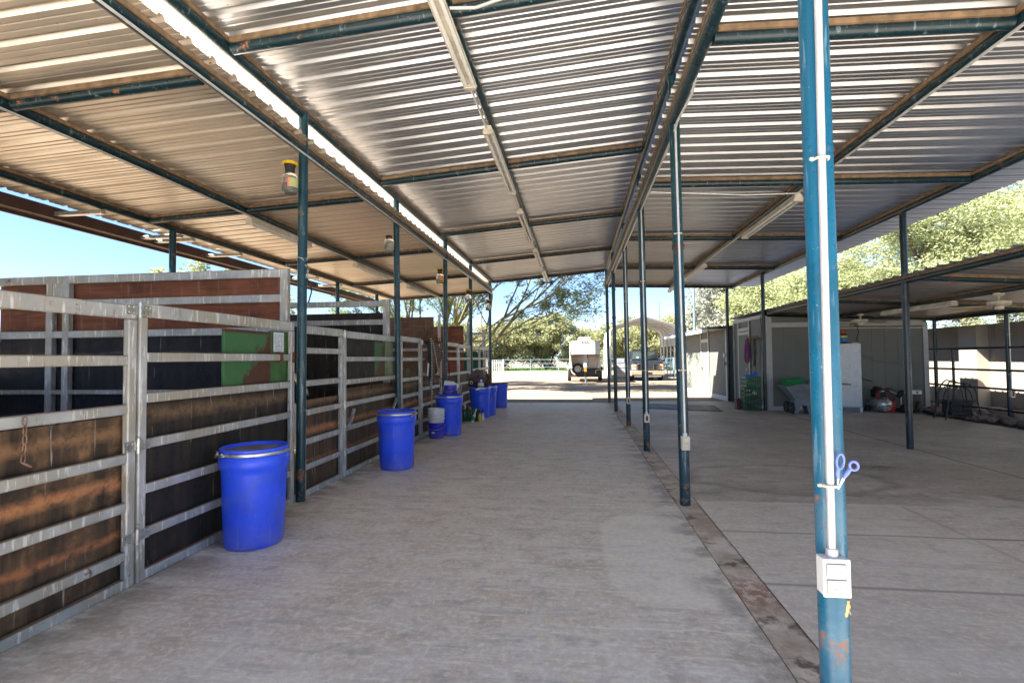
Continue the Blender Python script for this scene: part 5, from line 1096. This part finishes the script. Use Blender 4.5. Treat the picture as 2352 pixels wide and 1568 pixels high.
for z, l in ((4.35,"lowest overhead wire crossing in front of the far trees"),(9.1,"middle overhead wire across the open sky"),(11.0,"highest overhead wire across the open sky")):
    tag(MB().tube([(-70+i*10, 64, z + .0016*(i*10-75)**2*.05) for i in range(17)], .022 if z > 5 else .035, 5).build("overhead_wire", WIRE), l, "wire")
# ------------------------------------------------------------------ trees
def mk_leaf(name, a, b, tr_=.35):
    m = Mt(name, a, .65); i = m.node("NewGeometry").outputs["Random Per Island"]; n = m.noise(.6, 4, .6)
    k = m.mix(i, a, b); k = m.mix(m.map(n, .35, .65), k, m.mix(.35, k, b)); m.col(k)
    t = m.node("BsdfTranslucent"); m.L.new(k, t.inputs[0]); x = m.node("MixShader"); x.inputs[0].default_value = tr_
    out = m.N["Material Output"]; m.L.new(m.b.outputs[0], x.inputs[1]); m.L.new(t.outputs[0], x.inputs[2]); m.L.new(x.outputs[0], out.inputs[0]); return m.m
BARK = plain("dark_bark", (.075,.052,.04), .9, 0, .4, 6); BARKG = plain("green_bark", (.12,.115,.05), .8, 0, .35, 5)
L_MESQ = mk_leaf("mesquite_leaves", (.22,.27,.105), (.42,.44,.24)); L_MESQ2 = mk_leaf("far_mesquite_leaves", (.20,.23,.10), (.37,.37,.20)); L_PALO = mk_leaf("palo_leaves", (.10,.16,.055), (.24,.29,.115)); L_EUC = mk_leaf("eucalyptus_leaves", (.22,.245,.19), (.44,.45,.39))
def leaves(name, clumps, n_each, size, mat_, parent, seed, elong=2.2, droop=.0, flat=.6):
    R = np.random.default_rng(seed); C = np.array([c[:3] for c in clumps]); S = np.array([c[3] for c in clumps])
    n = len(clumps)*n_each; idx = np.repeat(np.arange(len(clumps)), n_each)
    d = R.normal(size=(n,3)); d /= np.linalg.norm(d,axis=1)[:,None]; rad = R.random(n)**.5
    p = C[idx] + d*(rad*S[idx])[:,None]*np.array([1,1,flat])
    p[:,2] -= droop*R.random(n)*S[idx]
    t = R.normal(size=(n,3)); t[:,2] = t[:,2]*.5 - droop; t /= np.linalg.norm(t,axis=1)[:,None]
    q = R.normal(size=(n,3)); u = np.cross(t,q); u /= np.linalg.norm(u,axis=1)[:,None]
    sz = size*(.55+.9*R.random(n)); a = t*(sz*elong/2)[:,None]; b = u*(sz/2)[:,None]
    V = np.empty((n,4,3)); V[:,0] = p-a; V[:,1] = p+b*.9; V[:,2] = p+a; V[:,3] = p-b*.9
    me = bpy.data.meshes.new(name); me.vertices.add(n*4); me.vertices.foreach_set("co", V.reshape(-1).astype(np.float32))
    me.loops.add(n*4); me.loops.foreach_set("vertex_index", np.arange(n*4,dtype=np.int32)); me.polygons.add(n)
    me.polygons.foreach_set("loop_start", np.arange(n,dtype=np.int32)*4); me.update(); me.validate(); me.materials.append(mat_)
    o = bpy.data.objects.new(name, me); COL.objects.link(o); o.parent = parent; return o
def branch(mb, p, d, l, r0, depth, R, tips, spread=.6, up=.12, kids=3, bend=.22, taper=.6):
    pts = [p]; rs = [r0]; n = 5; q = p.copy(); v = d.normalized()
    for i in range(n):
        v = (v + Vector((R.gauss(0,bend), R.gauss(0,bend), R.gauss(0,bend)*.7 + up))*.5).normalized(); q = q + v*(l/n); pts.append(q.copy()); rs.append(r0*(1-(1-taper)*(i+1)/n))
    mb.tube(pts, rs, 8 if r0 > .05 else 5, caps=False)
    if depth == 0: tips.append(q); tips.append(pts[3]); return
    for k in range(kids):
        a = R.uniform(0, 6.28); w = v.cross(Vector((math.cos(a), math.sin(a), .3))).normalized()
        nd = (v + w*spread*R.uniform(.6,1.3)).normalized(); s = pts[R.choice((2,3,4,5,5))]
        branch(mb, s, nd, l*R.uniform(.6,.85), r0*taper*.8, depth-1, R, tips, spread, up, kids, bend, taper)
    if depth == 1: tips.append(pts[2])
def tree(name, label, cat, base, limbs, depth, leafmat, bark, seed, n_each, size, clump, r0=.2, group=None, **kw):
    R = random.Random(seed); t = thing(name, label, cat, base, 0, group); mb = MB(); tips = []
    lk = {k: kw.pop(k) for k in ('elong','droop','flat') if k in kw}; fill = kw.pop('fill', None)
    for d, l in limbs: branch(mb, Vector((R.uniform(-.1,.1), R.uniform(-.1,.1), -.1)), Vector(d), l, r0*R.uniform(.8,1.1), depth, R, tips, **kw)
    mb.build("trunk", bark, t, fix=False)
    cl = [(q.x, q.y, q.z, clump*R.uniform(.6,1.35)) for q in tips]
    if fill:
        for _ in range(fill[0]):
            while True:
                v = Vector((R.uniform(-1,1), R.uniform(-1,1), R.uniform(-1,1)))
                if .25 < v.length < 1: break
            c = Vector(fill[1]); s = fill[2]; cl.append((c.x+v.x*s[0], c.y+v.y*s[1], c.z+v.z*s[2], clump*R.uniform(.6,1.5)))
    leaves("crown", cl, n_each, size, leafmat, t, seed, **lk); return t
G_ = "mesquite trees beyond the yard fence"
# big mesquites over the sheds at right
tree("mesquite_tree", "broad sunlit mesquite whose pale crown spreads above the low lean-to", "tree", (16.5, 21.5, 0), [((-.5,-.1,1),4.2),((.5,.3,1),4.2),((.1,.8,1),4.0),((.7,-.5,.9),3.8)], 3, L_MESQ, BARK, 3, 520, .046, .85, .28, spread=.75, up=.10, elong=2.4, flat=.55, fill=(150,(0,.5,5.4),(7.2,6,3.6)))
tree("mesquite_tree", "mesquite crown behind the grey sheds, left of the broad one", "tree", (12.5, 29.0, 0), [((-.6,.1,1),3.4),((.4,.4,1),3.6),((0,-.6,1),3.2)], 3, L_MESQ, BARK, 8, 360, .055, .85, .22, spread=.75, up=.10, elong=2.4, flat=.55, fill=(90,(0,0,4.3),(4.6,4.5,2.4)))
tree("mesquite_tree", "mesquite at the right edge of the picture above the taupe barn", "tree", (26, 26, 0), [((-.5,-.1,1),4.4),((.5,.3,1),4.2),((.1,.8,1),4.0)], 3, L_MESQ, BARK, 13, 360, .062, 1.0, .26, spread=.75, up=.12, elong=2.4, flat=.55, fill=(130,(-1,0,6.0),(7,6,4.0)))
tree("eucalyptus_tree", "tall grey-green eucalyptus behind the farther shed", "tree", (13.5, 46, 0), [((-.25,0,1),6.0),((.3,.2,1),6.5),((0,-.2,1),6.2)], 3, L_EUC, plain("pale_bark", (.35,.25,.19), .8, 0, .3), 5, 200, .12, 1.0, .25, spread=.5, up=.18, elong=2.8, droop=.5, flat=1.0, fill=(110,(0,0,6.4),(4.4,4,4.2)))
# palo verde reaching over the end of the stalls
tree("palo_verde_tree", "airy green palo verde with bare dark branches leaning over from the left", "tree", (-7.4, 24.5, 0), [((.75,-.1,.8),5.0),((.95,.05,.55),5.2),((.5,.2,1.0),4.2),((-.1,-.2,1.1),3.8),((-.5,.2,1),3.6),((.85,-.3,.95),4.8),((1.0,.1,.72),5.4),((.6,-.3,.7),4.6)], 3, L_PALO, BARKG, 21, 84, .05, .42, .11, spread=.5, up=.10, kids=4, bend=.2, taper=.62, elong=3.2, droop=.15, flat=.8)
for i, (x, y, s, sd, lb) in enumerate(((-15.5,61,1.0,31,"rounded mesquite far left behind the picket fence"),(-9.0,60.5,1.05,32,"dense mesquite left of the horse trailer"),(-3.6,62,1.15,33,"tall loose mesquite just left of the horse trailer"),(1.2,66,.85,34,"low mesquite seen above the trailer's roof"),(6.0,61,1.0,35,"mesquite behind the left legs of the carport"),(11.0,60,1.05,36,"mesquite behind the right legs of the carport"),(16.5,62,1.0,37,"mesquite farther right, mostly behind the grey shed"),(-22,62,1.1,38,"mesquite at the far left end of the row"))):
    tree("mesquite_tree", lb, "tree", (x, y, 0), [((-.6,.1,1),2.7*s),((.6,.2,1),2.7*s),((0,-.5,1),2.6*s),((.1,.7,1),2.6*s)], 2, L_MESQ2, BARK, sd, 240, .12, .95, .18, G_, spread=.8, up=.12, elong=2.0, flat=.7, fill=(85,(0,0,3.1*s),(3.6*s,2.8,2.9*s)))
tree('shade_tree', 'unseen leafy tree added beyond the left edge to shade the stalls', 'tree', (-10.2, 2.0, 0), [((-.4,.1,1),2.8),((.4,.1,1),2.8),((0,-.3,1),3.0)], 2, L_MESQ2, BARK, 51, 160, .16, .95, .2, None, spread=.7, up=.2, elong=2.0, fill=(90,(0,0,5.0),(2.7,3.2,2.0)))  # unseen tree, added to stop sun patches on the stall divider
for x, y, sd, lb in ((-32.5, 40, 41, "yellow-green tree top peeking over the stall divider"), (-29, 40, 42, "second tree top over the stall divider, nearer the post")):
    tree("shade_tree", lb, "tree", (x, y, 0), [((-.4,.1,1),4.6),((.4,.1,1),4.6),((0,-.3,1),5.0)], 2, L_MESQ, BARK, sd, 110, .16, .95, .2, "trees left of the stalls", spread=.6, up=.2, elong=2.0, fill=(40,(0,0,7.2),(1.7,1.7,2.0)))
